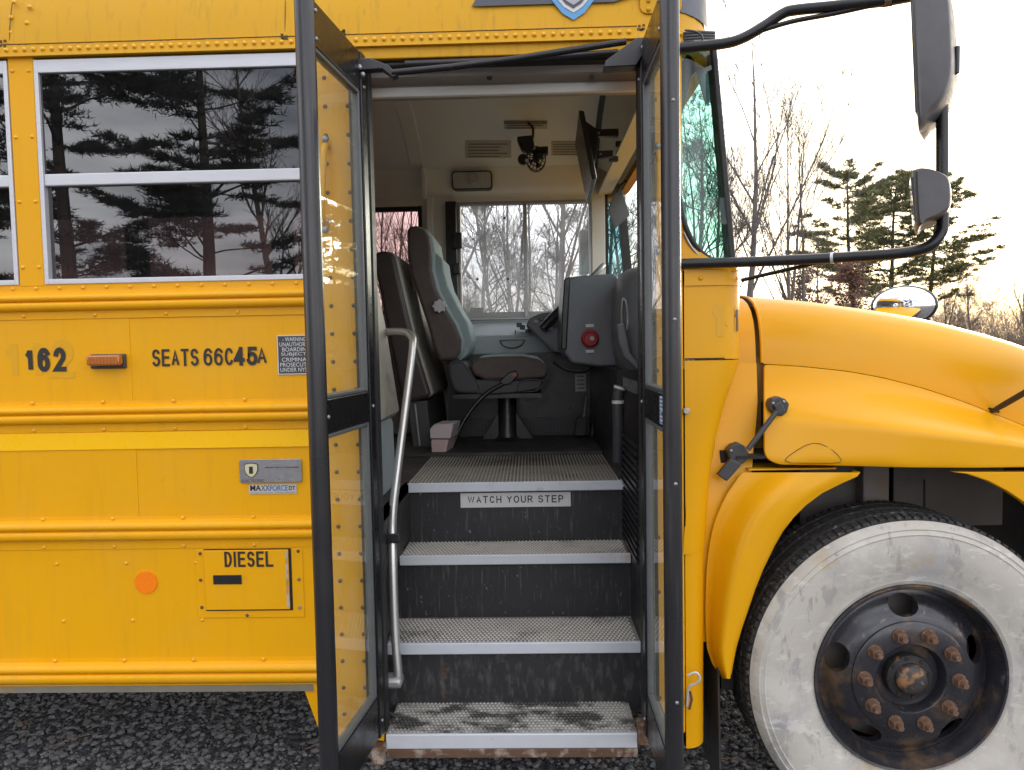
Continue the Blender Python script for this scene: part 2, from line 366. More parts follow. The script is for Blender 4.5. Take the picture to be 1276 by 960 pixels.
# stroke lettering in the plain condensed capitals of the bus
def ell(cx, cy, rx, ry, a0, a1, n=14): return [(cx + rx * math.cos(R(a0 + (a1 - a0) * i / n)), cy + ry * math.sin(R(a0 + (a1 - a0) * i / n))) for i in range(n + 1)]
GL = {
 'A': [[(0, 0), (.5, 1), (1, 0)], [(.19, .34), (.81, .34)]],
 'C': [ell(.5, .5, .5, .5, 38, 322, 22)],
 'D': [[(0, 0), (0, 1), (.4, 1)] + ell(.4, .5, .6, .5, 88, -88, 14) + [(.4, 0), (0, 0)]],
 'E': [[(1, 1), (0, 1), (0, 0), (1, 0)], [(0, .52), (.9, .52)]],
 'H': [[(0, 0), (0, 1)], [(1, 0), (1, 1)], [(0, .52), (1, .52)]],
 'I': [[(0, 0), (0, 1)]], 'L': [[(0, 1), (0, 0), (1, 0)]],
 'O': [ell(.5, .5, .5, .5, 90, 450, 26)],
 'P': [[(0, 0), (0, 1), (.5, 1)] + ell(.52, .73, .48, .27, 88, -88, 10) + [(.5, .46), (0, .46)]],
 'R': [[(0, 0), (0, 1), (.5, 1)] + ell(.52, .74, .48, .26, 88, -88, 10) + [(.5, .48), (0, .48)], [(.5, .48), (1, 0)]],
 'S': [ell(.5, .745, .47, .255, 25, 262, 14) + ell(.5, .26, .5, .26, 82, -155, 14)],
 'T': [[(0, 1), (1, 1)], [(.5, 1), (.5, 0)]],
 'U': [[(0, 1), (0, .33)] + ell(.5, .33, .5, .33, 180, 360, 14) + [(1, 1)]],
 'W': [[(0, 1), (.25, 0), (.5, 1), (.75, 0), (1, 1)]], 'Y': [[(0, 1), (.5, .45), (1, 1)], [(.5, .45), (.5, 0)]],
 '1': [[(0, .68), (.4, .76), (.72, .97)], [(.8, 1), (.8, 0)]],
 '2': [ell(.5, .70, .48, .30, 165, -35, 14) + [(0, 0), (1, 0)]],
 '4': [[(.74, 0), (.74, 1)], [(.70, .96), (.03, .30)], [(0, .26), (1, .26)]],
 '5': [[(.93, 1), (.17, 1), (.07, .50)] + ell(.49, .33, .50, .33, 138, -160, 16)],
 '6': [ell(.5, .32, .5, .32, 90, 450, 22), ell(.56, .55, .56, .45, 40, 185, 12) + [(0, .32)]],
}
GW = {'I': .02, '1': .62, 'W': 1.45, 'O': 1.12}
def stext(s, x0, x1, z0, z1, y, mat, parent, w=.14, gap=.36, name='lettering', mapper=None, space=.55):
    H = z1 - z0; wd = w * H
    tot = sum(space if c == ' ' else GW.get(c, 1.0) for c in s) ; ng = len(s) - 1
    # widths: glyph unit u plus gaps
    pad = sum(wd for c in s if c != ' ')
    u = (x1 - x0 - pad) / (tot + gap * ng)
    bb = B(); x = x0; lay = 0
    for c in s:
        if c == ' ': x += (space + gap) * u; continue
        gw = GW.get(c, 1.0) * u
        for st in GL[c]:
            lay += 1
            pts = [(x + wd / 2 + p[0] * gw, z0 + wd / 2 + p[1] * (H - wd)) for p in st]
            q = [pts[0]]
            for p in pts[1:]:
                if math.hypot(p[0] - q[-1][0], p[1] - q[-1][1]) > 1e-6: q.append(p)
            closed = math.hypot(q[0][0] - q[-1][0], q[0][1] - q[-1][1]) < 1e-5
            if closed: q = q[:-1]
            n = len(q); Lp = []; Rp = []
            for i in range(n):
                a = q[i - 1] if (i or closed) else None; b_ = q[(i + 1) % n] if (i < n - 1 or closed) else None
                d0 = d1 = None
                if a is not None: d0 = Vector((q[i][0] - a[0], q[i][1] - a[1])).normalized()
                if b_ is not None: d1 = Vector((b_[0] - q[i][0], b_[1] - q[i][1])).normalized()
                d0 = d0 or d1; d1 = d1 or d0
                n0 = Vector((-d0.y, d0.x)); n1 = Vector((-d1.y, d1.x)); m_ = (n0 + n1)
                m_ = n0 if m_.length < .3 else m_.normalized()
                k = wd / 2 / max(.45, m_.dot(n0))
                e = Vector((0, 0))
                if not closed and i == 0: e = -d1 * (wd / 2)
                if not closed and i == n - 1: e = d0 * (wd / 2)
                if c in 'AWY1' and not closed and i in (0, n - 1): e = Vector((0, 0))
                Lp.append((q[i][0] + m_.x * k + e.x, q[i][1] + m_.y * k + e.y)); Rp.append((q[i][0] - m_.x * k + e.x, q[i][1] - m_.y * k + e.y))
            yy = y - .00012 * lay
            mp = mapper or (lambda X, Z, Y: (X, Y, Z))
            cl = lambda p: (p[0], min(max(p[1], z0), z1))
            rows = [[mp(*cl(a), yy), mp(*cl(b_), yy)] for a, b_ in zip(Lp, Rp)]
            if closed: rows.append(rows[0])
            bb.grid(rows)
        x += gw + wd + gap * u
    return stuff(bb.obj(name, mat, parent)) if False else bb.obj(name, mat, parent)
# ------------------------------------------------------------------ ground
g = B()
random.seed(3)
xs = [-400, -150, -60, -25, -12, -6, -3, 0, 3, 6, 12, 25, 60, 150, 400]
g.grid([[(x, y, 0.0 if abs(y) < 20 and abs(x) < 25 else (.5 if y > 100 else 0.0)) for x in xs] for y in (-400, -150, -60, -25, -12, -6, -2, 0, 3, 6, 12, 18, 25, 60, 150, 400)])
mt, t, b = principled('gravel_ground')
c1 = mixc(t, ramp(t, noise(t, 42, 3, .8), .42, .60), (.035, .035, .037), (.19, .19, .195))
far = mixc(t, noise(t, 2.0, 8, .7), (.15, .115, .085), (.28, .22, .165))
tcn = t.nodes.new('ShaderNodeTexCoord'); ln = t.nodes.new('ShaderNodeVectorMath'); ln.operation = 'LENGTH'; t.links.new(tcn.outputs['Object'], ln.inputs[0])
t.links.new(mixc(t, ramp(t, ln.outputs['Value'], 0, 1), c1, c1), b.inputs['Base Color'])
mrn = t.nodes.new('ShaderNodeMapRange'); mrn.inputs[1].default_value = 11; mrn.inputs[2].default_value = 16; t.links.new(ln.outputs['Value'], mrn.inputs[0])
t.links.new(mixc(t, mrn.outputs[0], c1, far), b.inputs['Base Color'])
b.inputs['Roughness'].default_value = .9
bp = t.nodes.new('ShaderNodeBump'); bp.inputs['Strength'].default_value = .9; bp.inputs['Distance'].default_value = .02
t.links.new(noise(t, 60, 5, .7), bp.inputs['Height']); t.links.new(bp.outputs[0], b.inputs['Normal'])
go = g.obj('ground', mt); go['kind'] = 'structure'

# loose stones on the part of the yard the picture sees
import bmesh
bm = bmesh.new(); bmesh.ops.create_icosphere(bm, subdivisions=1, radius=1.0)
iv = [v.co.copy() for v in bm.verts]; ifc = [tuple(v.index for v in f.verts) for f in bm.faces]; bm.free()
shapes = []
for k in range(24):
    rr = random.Random(k); sx, sy, sz = rr.uniform(.75, 1.3), rr.uniform(.6, 1.0), rr.uniform(.4, .7)
    mrot = Matrix.Rotation(rr.uniform(0, 6.28), 3, 'Z') @ Matrix.Rotation(rr.uniform(-.4, .4), 3, 'X')
    shapes.append([mrot @ Vector((v.x * sx * rr.uniform(.75, 1.15), v.y * sy * rr.uniform(.75, 1.15), v.z * sz * rr.uniform(.7, 1.1))) for v in iv])
def gravel(name, seed, n, x0, x1, y0, y1, rmin, rmax, mat):
    rr = random.Random(seed); V = []; F = []
    for i in range(n):
        x, y = rr.uniform(x0, x1), rr.uniform(y0, y1)
        r = rmin + (rmax - rmin) * rr.random() ** 3.0
        o = len(V); sh = rr.choice(shapes)
        V += [(x + v.x * r, y + v.y * r, v.z * r + r * .25) for v in sh]
        F += [(a + o, b + o, c + o) for a, b, c in ifc]
    me = bpy.data.meshes.new(name); me.from_pydata(V, [], F)
    return stuff(link(name, me, mat))
MT['stone'] = M('dark_gravel_stone', (.19, .19, .195), .85, var=.6, vs=34, bump=.2, bs=200, dirt=[((.36, .36, .37), .60, .66, 27, None, .8), ((.16, .11, .07), .70, .74, 21, None, .6)])
tag(gravel('gravel', 5, 76000, -3.4, 3.2, -1.6, 1.9, .004, .017, 'stone'), 'loose dark grey gravel on the ground around and under the bus', 'gravel')

ps = B(); rr = random.Random(9)
for _ in range(70):
    x, y, a = rr.uniform(-2.2, 1.2), rr.uniform(-.1, 1.6), rr.uniform(0, 3.14); l_ = rr.uniform(.03, .08); d = Vector((math.cos(a) * l_, math.sin(a) * l_, 0))
    c_ = Vector((x, y, .028)); ps.tube([c_ - d, c_ + Vector((0, 0, .006)), c_ + d], .0011, 3)
MT['straw'] = M('dry_pine_straw', (.30, .17, .08), .8, var=.2)
tag(stuff(ps.obj('pine_straw', 'straw')), 'scattered brown pine needles lying on the gravel', 'pine straw')

# ------------------------------------------------------------------ the bus
BUS = thing('school_bus', 'yellow school bus with its entrance doors open, seen from its right side', 'school bus', (-2.5, 1.18, 0))
XR = -7.0                                  # rear end
XD = P(386, 480, 0).x                      # side panels end at the door post
XO0, XO1 = -.485, .352                     # door opening
W2 = 2.36                                  # far side
FLOOR = 1.015
def zz(py, px=200, y=0.0): return P(px, py, y).z

# --- side panels and rub rails (profiles run along x)
def run(profile, x0, x1, name, mat, smooth=30, step=1.2):
    n = max(2, int((x1 - x0) / step) + 1)
    bb = B(); bb.grid([[(lerp(x0, x1, i / (n - 1)), y, z) for (y, z) in profile] for i in range(n)])
    return bb.obj(name, mat, BUS, smooth)
RAILS = {'a': (359, 396), 'b': (499, 537.5), 'c': (643, 684), 'd': (820, 861)}
def rail(py0, py1, skirt=False):
    za, zb = zz(py0), zz(py1); h = za - zb
    pr = [(0, 0), (-.002, .0), (-.003, .10), (-.013, .15), (-.021, .20), (-.024, .26), (-.024, .33), (-.018, .385), (-.011, .40), (-.011, .415), (-.019, .43), (-.0235, .48), (-.024, .54), (-.0235, .62), (-.017, .69), (-.006, .72), (-.003, .73), (-.003, .985), (0.002, 1.0)]
    if skirt: pr = pr[:-4] + [(-.012, .74), (-.004, .76), (-.004, 1.0), (.03, 1.0)]
    return run([(y, za - h * t) for y, t in pr], XR, XD, 'rub_rail', 'paint', 50)
for k, (a, bq) in RAILS.items(): rail(a, bq, k == 'd')
def panel(py0, py1, cuts):
    za, zb = zz(py0), zz(py1); xx = [XR] + cuts + [XD]
    for i, (a, bq) in enumerate(zip(xx, xx[1:])):
        B().box(a, bq, .0 + .0015 * (i % 2), .012, zb - .004, za + .004).obj('side_panel', 'paint', BUS)
panel(396, 499, [-4.6, -2.2, P(163, 450, 0).x])
panel(537.5, 643, [-4.9, -2.4, P(171, 600, 0).x])
panel(684, 820, [-5.2, -2.9])
# bright reflective stripe under the second rail
B().box(XR, XD, -.0035, .0, zz(559), zz(538)).obj('reflective_stripe', 'stripe', BUS)
# grey worn edge under the lowest rail
B().box(XR, XD - .02, -.006, .02, zz(861.5), zz(853.5)).obj('skirt_edge', M('scraped_skirt_edge', (.22, .20, .15), .6, .2, var=.3, vs=7, dirt=[((.55, .28, .02), .52, .62, 3, None, .6)]), BUS)

# --- windows
WX0, WX1 = P(43.5, 90, 0).x, P(386, 200, 0).x - .0
WX0 = P(50, 212, 0).x - .003
PIL = (P(50, 212, 0).x - P(18.5, 212, 0).x)
PITCH_W = (WX1 - WX0) + PIL
wz0, wz1 = zz(352), zz(71)
wm0, wm1 = zz(228.5, 210), zz(213.5, 210)
def side_window(x0, x1, y0=0.0, sgn=1, pane='glass_tint', top=True):
    wz = wz1
    f = B()
    yf0, yf1 = y0 - .006 * sgn, y0 + .03 * sgn
    f.box(x0, x0 + .013, yf0, yf1, wz0, wz); f.box(x1 - .013, x1, yf0, yf1, wz0, wz)
    f.box(x0 + .013, x1 - .013, yf0, yf1, wz0, wz0 + .016); f.box(x0 + .013, x1 - .013, yf0, yf1, wz - .040, wz)
    fo = f.obj('window', 'alum', BUS, bevel=.002)
    B().box(x0 + .013, x1 - .013, yf0 + .004 * sgn, yf1, wm0, wm1).obj('meeting_rail', 'alum', fo, bevel=.003)
    B().box(x0 + .013, x1 - .013, y0 + .004 * sgn, y0 + .008 * sgn, wm1, wz - .040).obj('pane', pane, fo)
    B().box(x0 + .013, x1 - .013, y0 + .014 * sgn, y0 + .018 * sgn, wz0 + .016, wm0).obj('pane', pane, fo)
    return fo
k = 0; x1 = WX1
riv_body = B()
while x1 - PITCH_W > XR:
    x0 = x1 - (WX1 - WX0)
    side_window(x0 + .002, x1 - .002)
    # pillar left of this window
    pb = B().box(x0 - PIL, x0, -.003, .04, wz0 - .005, zz(66)).obj('window_post', 'paint', BUS, bevel=.003)
    for py in (84, 167, 248, 330):
        for q in (.18, .82): riv_body.dome((x0 - PIL * q, -.003, zz(py)), .006, .005)
    x1 -= PITCH_W; k += 1
B().box(XR, x1, -.003, .04, wz0 - .005, zz(66)).obj('window_post', 'paint', BUS, bevel=.003)
# sill strip under the windows
B().box(XR, XD, -.0015, .02, zz(360), wz0 + .001).obj('window_sill', 'paint', BUS)
# rivets along the sill and the rails
x = XD - .03
while x > -3.6: riv_body.dome((x, -.0015, zz(356.5)), .0066, .0056); x -= .0745
for i in range(14):
    x = P(297, 400, 0).x - i * P(297, 400, 0).x * 0 - i * (P(297, 400, 0).x - P(208, 400, 0).x)
    for py in (391, 499.8, 534): riv_body.dome((x + (.012 if py > 400 else 0), -.003, zz(py)), .0068, .0058)
    for py in (645.5, 680): riv_body.dome((x + .025, -.003, zz(py)), .0068, .0058)
    riv_body.dome((x + .04, -.003, zz(822)), .0068, .0058)
    for py, dx in ((701.5, .0), (773, .012)):
        if i > 0: riv_body.dome((x + .06 + dx, .0, zz(py)), .006, .005)
stuff(riv_body.obj('rivets', 'rivet', BUS, 60))

# --- roof: rounded-rectangle rings; rail flange with rivets
RF = .60
def ring(off, z, n=8):
    r = max(.24 - off * .6, .012)
    x0, x1, y0, y1 = XR + off, RF - off, off, W2 - off
    p = []
    for cx, cy, a in ((x1 - r, y0 + r, 270), (x1 - r, y1 - r, 0), (x0 + r, y1 - r, 90), (x0 + r, y0 + r, 180)):
        p += [(q[0], q[1], z) for q in arc(cx, cy, r, a, a + 90, n)]
    return p
zr = zz(50, 200, -.012)
zd = zz(64.5, 200, -.02)
B().grid([ring(o, z) for o, z in ((-.004, zr - .004), (.0, zr + .05), (.012, zr + .12), (.04, zr + .24), (.10, zr + .36), (.20, zr + .46), (.45, zr + .53), (.8, zr + .56), (1.12, zr + .57))], True).obj('roof', 'paint_roof', BUS, 60)
B().grid([ring(o, z) for o, z in ((.03, zr + .0), (-.010, zr), (-.0125, zr - .003), (-.013, zd + .012), (-.017, zd + .004), (-.017, zd), (.03, zd))], True).obj('roof_rail', 'paint_roof', BUS, 35)
rv = B(); x = P(363, 56, -.013).x
zrv = zz(57, 200, -.013)
n = 0
while x > -3.0: rv.dome((x, -.013, zrv), .0074, .0068); x -= .0283
x = P(432, 47, -.013).x
while x < RF - .26: rv.dome((x, -.013, zrv), .0074, .0068); x += .0283
for a in range(275, 360, 7):
    ca, sa = math.cos(R(a)), math.sin(R(a)); r = .253
    rv.dome((RF - .24 + r * ca, .24 + r * sa, zrv), .0074, .0068, (ca, sa, 0))
for px, py in ((18, 3), (14, 22), (14, 41), (37, 9), (34, 29)):
    rv.dome(P(px, py, .004), .0074, .0068)
stuff(rv.obj('rivets', 'rivet', BUS, 60))
MT['seam'] = M('dark_seam_dirt', (.10, .06, .02), .8, var=.4, vs=30)
sm = B()
sm.tube([P(12, 51, -.002), P(12, 36, -.001), P(14, 14, .0), P(16, 0, .003), P(18, -10, .006)], .0012, 5)
sm.tube([P(355, 47, -.002), P(355.5, 0, .002)], .0012, 5)
stuff(sm.obj('lap_seam', 'seam', BUS))
sm = B()
for i in range(260):
    x = lerp(-2.2, .34, i / 260)
    wv = .5 + .5 * math.sin(i * .9) * math.sin(i * .23 + 1); sm.box(x, x + .0098, -.0132, -.010, zr - .0006 - wv * .0022 * (random.random() > .25), zr + .0008)
for px, py in ((353, 47), (427, 41), (797, 33), (2, 56)):
    for j in range(6):
        q = P(px + random.uniform(-4, 4), py + random.uniform(-4, 7), -.0135); sm.box(q.x, q.x + .008, q.y, q.y + .003, q.z, q.z + .007)
stuff(sm.obj('sealant_bead', 'seam', BUS))
# gutter gap between the roof rail and the windows
B().box(XR, XD + .02, .012, .05, wz1 - .001, zd + .01).obj('gutter', 'dark', BUS)

# --- body shell behind: far wall, interior side wall, floor, rear wall
# interior liner of near wall
B().box(XR, XD + .0, .045, .06, FLOOR, wz0 - .01).obj('inner_wall', 'wall_in', BUS)
B().box(XR, XO0, .02, W2 - .02, .80, FLOOR).obj('floor', 'floor_black', BUS)
B().box(XO0, RF - .02, .98, W2 - .02, .80, FLOOR).obj('floor', 'floor_black', BUS)
B().box(XR - .02, XR, .0, W2, .47, zd + .05).obj('rear_wall', 'paint', BUS)
B().box(XR, .80, W2 - .012, W2, .47, zz(398, 655, 2.30)).obj('outer_wall', 'paint', BUS)
FW = 2.29   # inner far wall face
dwx0, dwx1 = P(572, 320, FW).x, P(737, 320, FW).x
dwz0, dwz1 = P(655, 398, FW).z, P(655, 251, FW).z
pwx1 = P(526, 290, FW).x
pwz1 = P(490, 258, FW).z
pwz0 = wz0
B().box(XR, .8, FW, FW + .05, FLOOR, pwz0).obj('inner_wall', 'wall_in', BUS)
B().box(pwx1, dwx0, FW, FW + .05, pwz0, dwz1 + .1).obj('inner_post', 'cream', BUS, bevel=.004)
B().box(pwx1 + .035, pwx1 + .075, FW - .035, FW, FLOOR + .5, dwz1 + .06).obj('inner_post', 'cream', BUS, bevel=.004)
B().box(dwx0 - .002, .42, FW + .003, FW + .047, pwz0, dwz0 - .002).obj('inner_post', 'cream', BUS)
apx = P(754, 300, FW).x
B().box(dwx1, apx, FW - .02, FW + .05, dwz0 - .06, dwz1 + .1).obj('inner_post', 'cream', BUS, bevel=.006)
B().box(apx, apx + .018, FW - .012, FW + .04, dwz0 - .1, dwz1 + .1).obj('gasket', 'rubber', BUS)
# passenger windows on the far side
x1 = pwx1
B().box(XR, .62, FW - .004, FW + .045, pwz1, dwz1 + .25).obj('inner_wall', 'cream', BUS)
B().box(dwx0 - .06, .62, FW - .006, FW + .043, dwz1 + .0, pwz1 + .02).obj('inner_wall', 'cream', BUS)
while x1 > XR + .5:
    x0 = x1 - .84
    f = B(); f.box(x0, x0 + .02, FW, FW + .03, pwz0, pwz1); f.box(x1 - .022, x1, FW - .01, FW + .03, pwz0, pwz1)
    f.box(x0 + .02, x1 - .022, FW, FW + .03, pwz1 - .028, pwz1); f.box(x0 + .02, x1 - .022, FW, FW + .03, pwz0, pwz0 + .02)
    fo = f.obj('window', 'black', BUS)
    B().box(x0 + .02, x1 - .022, FW + .012, FW + .016, pwz0 + .02, pwz1 - .028).obj('pane', glass('pink_tinted_glass', (.72, .58, .56), ior=1.45) if 'ptint' not in MT else MT['ptint'], fo)
    if 'ptint' not in MT: MT['ptint'] = fo.children[0].data.materials[0]
    B().box(x0 - .09, x0, FW, FW + .05, pwz0, pwz1).obj('inner_post', 'cream', BUS)
    x1 = x0 - .09
# driver's sliding window
f = B(); e = .014
f.box(dwx0, dwx0 + e, FW - .012, FW + .035, dwz0, dwz1); f.box(dwx1 - e, dwx1, FW - .012, FW + .035, dwz0, dwz1)
f.box(dwx0 + e, dwx1 - e, FW - .012, FW + .035, dwz1 - .018, dwz1); f.box(dwx0 + e, dwx1 - e, FW - .012, FW + .035, dwz0, dwz0 + .012)
fo = f.obj('driver_window', 'alum_dull', BUS, bevel=.002)
dmx = P(655, 320, FW).x
B().box(dmx - .012, dmx + .012, FW - .008, FW + .03, dwz0 + .012, dwz1 - .018).obj('meeting_rail', 'alum_dull', fo, bevel=.002)
B().box(dwx0 + e, dmx - .012, FW + .006, FW + .010, dwz0 + .012, dwz1 - .018).obj('pane', 'glass_driver', fo)
B().box(dmx + .012, dwx1 - e, FW + .018, FW + .022, dwz0 + .012, dwz1 - .018).obj('pane', 'glass_driver', fo)
sp = B()
for px, py in ((629, 272), (595, 348), (633, 348)): sp.cyl(P(px, py, FW + .005), .008, .002, n=10)
stuff(sp.obj('drilled_hole', 'black', fo))
q0, q1 = P(586, 391, FW - .0), P(602, 383.5, FW)
B().box(q0.x, q1.x, FW + .001, FW + .004, q0.z, q1.z).obj('sticker', 'deco_white', fo)
# latch strip left of the driver's window
q = [P(555, 252, FW - .03), P(571, 372, FW - .03)]
B().box(q[0].x, q[1].x, FW - .05, FW - .012, q[1].z, q[0].z).obj('belt_rail', 'black', BUS, bevel=.005)
B().box(P(556, 0, FW - .08).x, P(569, 0, FW - .08).x, FW - .085, FW - .05, P(560, 310, FW - .08).z, P(560, 290, FW - .08).z).obj('belt_guide', 'black', BUS, bevel=.008)
B().box(P(556, 0, FW - .08).x, P(566, 0, FW - .08).x, FW - .085, FW - .05, P(560, 342, FW - .08).z, P(560, 328, FW - .08).z).obj('belt_guide', 'black', BUS, bevel=.008)

# --- ceiling
cres = P(600, 209, 2.16)
sec = [(.05, dwz1 + .06), (.10, dwz1 + .10), (.22, cres.z + .05), (.5, cres.z + .20), (.8, cres.z + .27), (1.18, cres.z + .30), (1.5, cres.z + .275), (1.8, cres.z + .20), (2.0, cres.z + .11), (2.12, cres.z + .03), (2.16, cres.z)]
CEX = .40
bb = B(); bb.grid([[(x, y, z) for y, z in sec] for x in [XR + .02 + i * (CEX - XR - .02) / 12 for i in range(13)]])
bb.obj('ceiling', 'ceil', BUS, 50)
bb = B(); bb.grid([[(x, y, z) for y, z in [(2.16, cres.z - .001), (2.165, cres.z - .012), (2.19, cres.z - .10), (2.22, dwz1 + .05), (2.26, dwz1 + .035), (2.29, dwz1 + .03)]] for x in (XR + .02, -3, -.6, CEX)])
bb.obj('ceiling_cove', 'cream', BUS, 50)
for x in (-.70, -1.62, -2.54, -3.46):
    bb = B(); bb.grid([[(x + dx, y, z - (.006 if k in (1, 2) else -.002)) for y, z in sec] for k, dx in enumerate((0, .004, .085, .089))])
    bb.obj('roof_bow', 'ceil', BUS, 40)
q0, q1 = P(500, 209, 2.12), P(533, 246, 2.12)
B().box(P(527, 225, 2.17).x, P(531, 225, 2.17).x, 2.12, 2.18, q1.z, q0.z).obj('cove_rib', 'ceil', BUS)
# front header above the windshield
bb = B(); bb.grid([[(CEX + dx, y, z + dz) for y, z in sec] for dx, dz in ((.0, -.002), (.02, -.02), (.03, -.03))]); bb.obj('front_trim', 'dash_dark', BUS, 40)
bb = B(); bb.grid([[(CEX + dx, y, max(lerp(z, dwz1 + .05, t_), dwz1 + .05)) for y, z in sec] for dx, t_ in ((.016, -.02), (.03, .10), (.08, .3), (.13, .6), (.17, 1.0))]); bb.obj('front_header', M('pale_front_header', (.62, .60, .50), .5, var=.04), BUS, 50)
q0, q1 = P(563, 236.5, 2.15), P(613, 213, 2.15)
r = rrect(q0.x, q1.x, q0.z, q1.z, .02, 2)
dl = B().prism([(x, 2.135 + (cres.z - z) * .2, z) for x, z in r], (0, .05, 0)).obj('dome_light', 'black', BUS)
r = rrect(q0.x + .008, q1.x - .008, q0.z + .008, q1.z - .008, .014, 2)
B().prism([(x, 2.128 + (cres.z - z) * .2, z) for x, z in r], (0, .03, 0)).obj('lens', 'dome', dl, bevel=.003)
B().cyl(((q0.x + q1.x) / 2 + .01, 2.142, (q0.z + q1.z) / 2), .033, .02, (0, -1, .2), 20).obj('bulb', 'dome', dl, bevel=.004)
def on_cove(px, py):      # point on the sloping ceiling at this pixel
    best = None
    d = fwd + rt * ((px - CX) / FPX) + up * ((CY - py) / FPX)
    for (y0, z0), (y1, z1) in zip(sec[5:], sec[6:]):
        # ray in (y,z): solve
        a = d.y * (z1 - z0) - d.z * (y1 - y0)
        if abs(a) < 1e-9: continue
        s_ = ((CAM.z - z0) * (y1 - y0) - (CAM.y - y0) * (z1 - z0)) / a
        p = CAM + d * s_
        if y0 - 1e-4 <= p.y <= y1 + 1e-4 and s_ > 0: return p - d.normalized() * .006
    return P(px, py, 2.1)
def ceil_label(name, a, c, mat, lines=0, top=None):
    pts = [on_cove(a[0], a[1]), on_cove(c[0], a[1]), on_cove(c[0], c[1]), on_cove(a[0], c[1])]
    o = B().prism(pts, (0, .003, .003)).obj(name, mat, BUS)
    tb = B()
    def bar(u0, u1, v0, v1):
        def pt(u, v): return (pts[0].lerp(pts[1], u)).lerp(pts[3].lerp(pts[2], u), v) + Vector((0, -.0012, -.0012))
        tb.prism([pt(u0, v0), pt(u1, v0), pt(u1, v1), pt(u0, v1)], (0, .0008, .0008))
    if top: bar(0, 1, 0, top)
    for i in range(lines):
        v = (top or .08) + (i + .35) * (1 - (top or .08)) / lines
        bar(.06, random.uniform(.72, .95), v, v + .28 / lines)
    stuff(tb.obj('print', 'print_grey', o))
ceil_label('warning_label', (580, 176), (637, 197), 'deco_white', 5)
ceil_label('warning_label', (687, 177), (727, 194), 'deco_white', 5)
ceil_label('warning_label', (628, 151), (682, 161), 'deco_white', 2, .35)

# --- door header
hz = P(640, 119, .13).z
za, zb = zz(64.5, 640, -.02), P(640, 79, .03).z
B().box(XD, .40, -.004, .05, P(640, 69.5, .0).z, zd + .004).obj('door_header', 'paint_roof', BUS, bevel=.003)
B().box(XD, .40, .012, .06, P(640, 79, .012).z, P(640, 69.5, .0).z - .001).obj('header_gasket', 'rubber', BUS, bevel=.006)
bb = B(); bb.grid([[(x, y, z) for y, z in ((.03, zb + .01), (.05, zb - .025), (.10, P(640, 104, .12).z + .012), (.12, P(640, 104, .12).z))] for x in (XD, -.2, .1, .38)])
bb.obj('header_panel', 'header', BUS, 50)
B().box(XD, .38, .115, .135, hz, P(640, 105.5, .12).z).obj('header_trim', 'cream', BUS, bevel=.003)
B().box(XD, .38, .118, .165, hz + .004, hz + .10).obj('header_box', 'header', BUS)
sb = B()
for px in (437, 610, 737): sb.cyl(P(px, 97, .085), .0085, .008, (0, -1, -.3), 12)
stuff(sb.obj('header_screw', 'black', BUS))

# --- door posts either side of the opening
PZ0, PZ1 = zz(868, 400), zd + .002
B().box(XD, XO0, .0, .05, .40, PZ1).obj('door_post', 'paint', BUS, bevel=.004)
B().box(XD + .002, XD + .012, -.004, 0, zz(861), PZ1 - .01).obj('post_edge', 'paint', BUS)
# tapered skirt in front of the step well
q = [P(379, 860, .0), P(399, 914, .0)]
B().prism([(XD, .001, zz(858)), (q[0].x, .001, q[0].z), (q[1].x, .001, q[1].z), (XO0, .001, .30), (XO0, .001, .60), (XD, .001, .60)], (0, .012, 0)).obj('step_skirt', 'paint', BUS)
B().box(XO1, .475, .0, .05, .32, PZ1).obj('door_post', 'paint', BUS, bevel=.004)
rv = B()
for i in range(24):
    z = lerp(zz(97, 400), zz(890, 400), i / 23)
    for px in (416, 443.5):
        rv.dome((P(px, 480, 0).x, -.0005, z), .0068, .0055)
for py in (124, 462, 500, 670, 738, 870): rv.dome((P(819, 480, 0).x, -.0005, P(819, py, 0).z), .0068, .0055)
stuff(rv.obj('rivets', M('dark_bronze_rivet', (.13, .075, .03), .5, .3, var=.2, vs=40), BUS, 60))
# grab handles on the posts
for px, py0, py1 in ((408, 181, 283), (818, 190, 310)):
    a, c = P(px, py0, 0), P(px - 1, py1, 0)
    hb = B(); pth = smooth_path([a + Vector((0, -.002, 0)), a + Vector((0, -.03, -.015)), a + Vector((.0, -.045, -.05)), c + Vector((0, -.045, .05)), c + Vector((0, -.03, .015)), c + Vector((0, -.002, 0))], 5)
    hb.tube(pth, .010, 8); ho = hb.obj('grab_handle', 'paint', BUS, 60)
    B().dome(a + Vector((0, -.02, .012)), .012, .01).obj('bolt', 'bolt', ho, 60); B().dome(c + Vector((0, -.02, -.012)), .012, .01).obj('bolt', 'bolt', ho, 60)

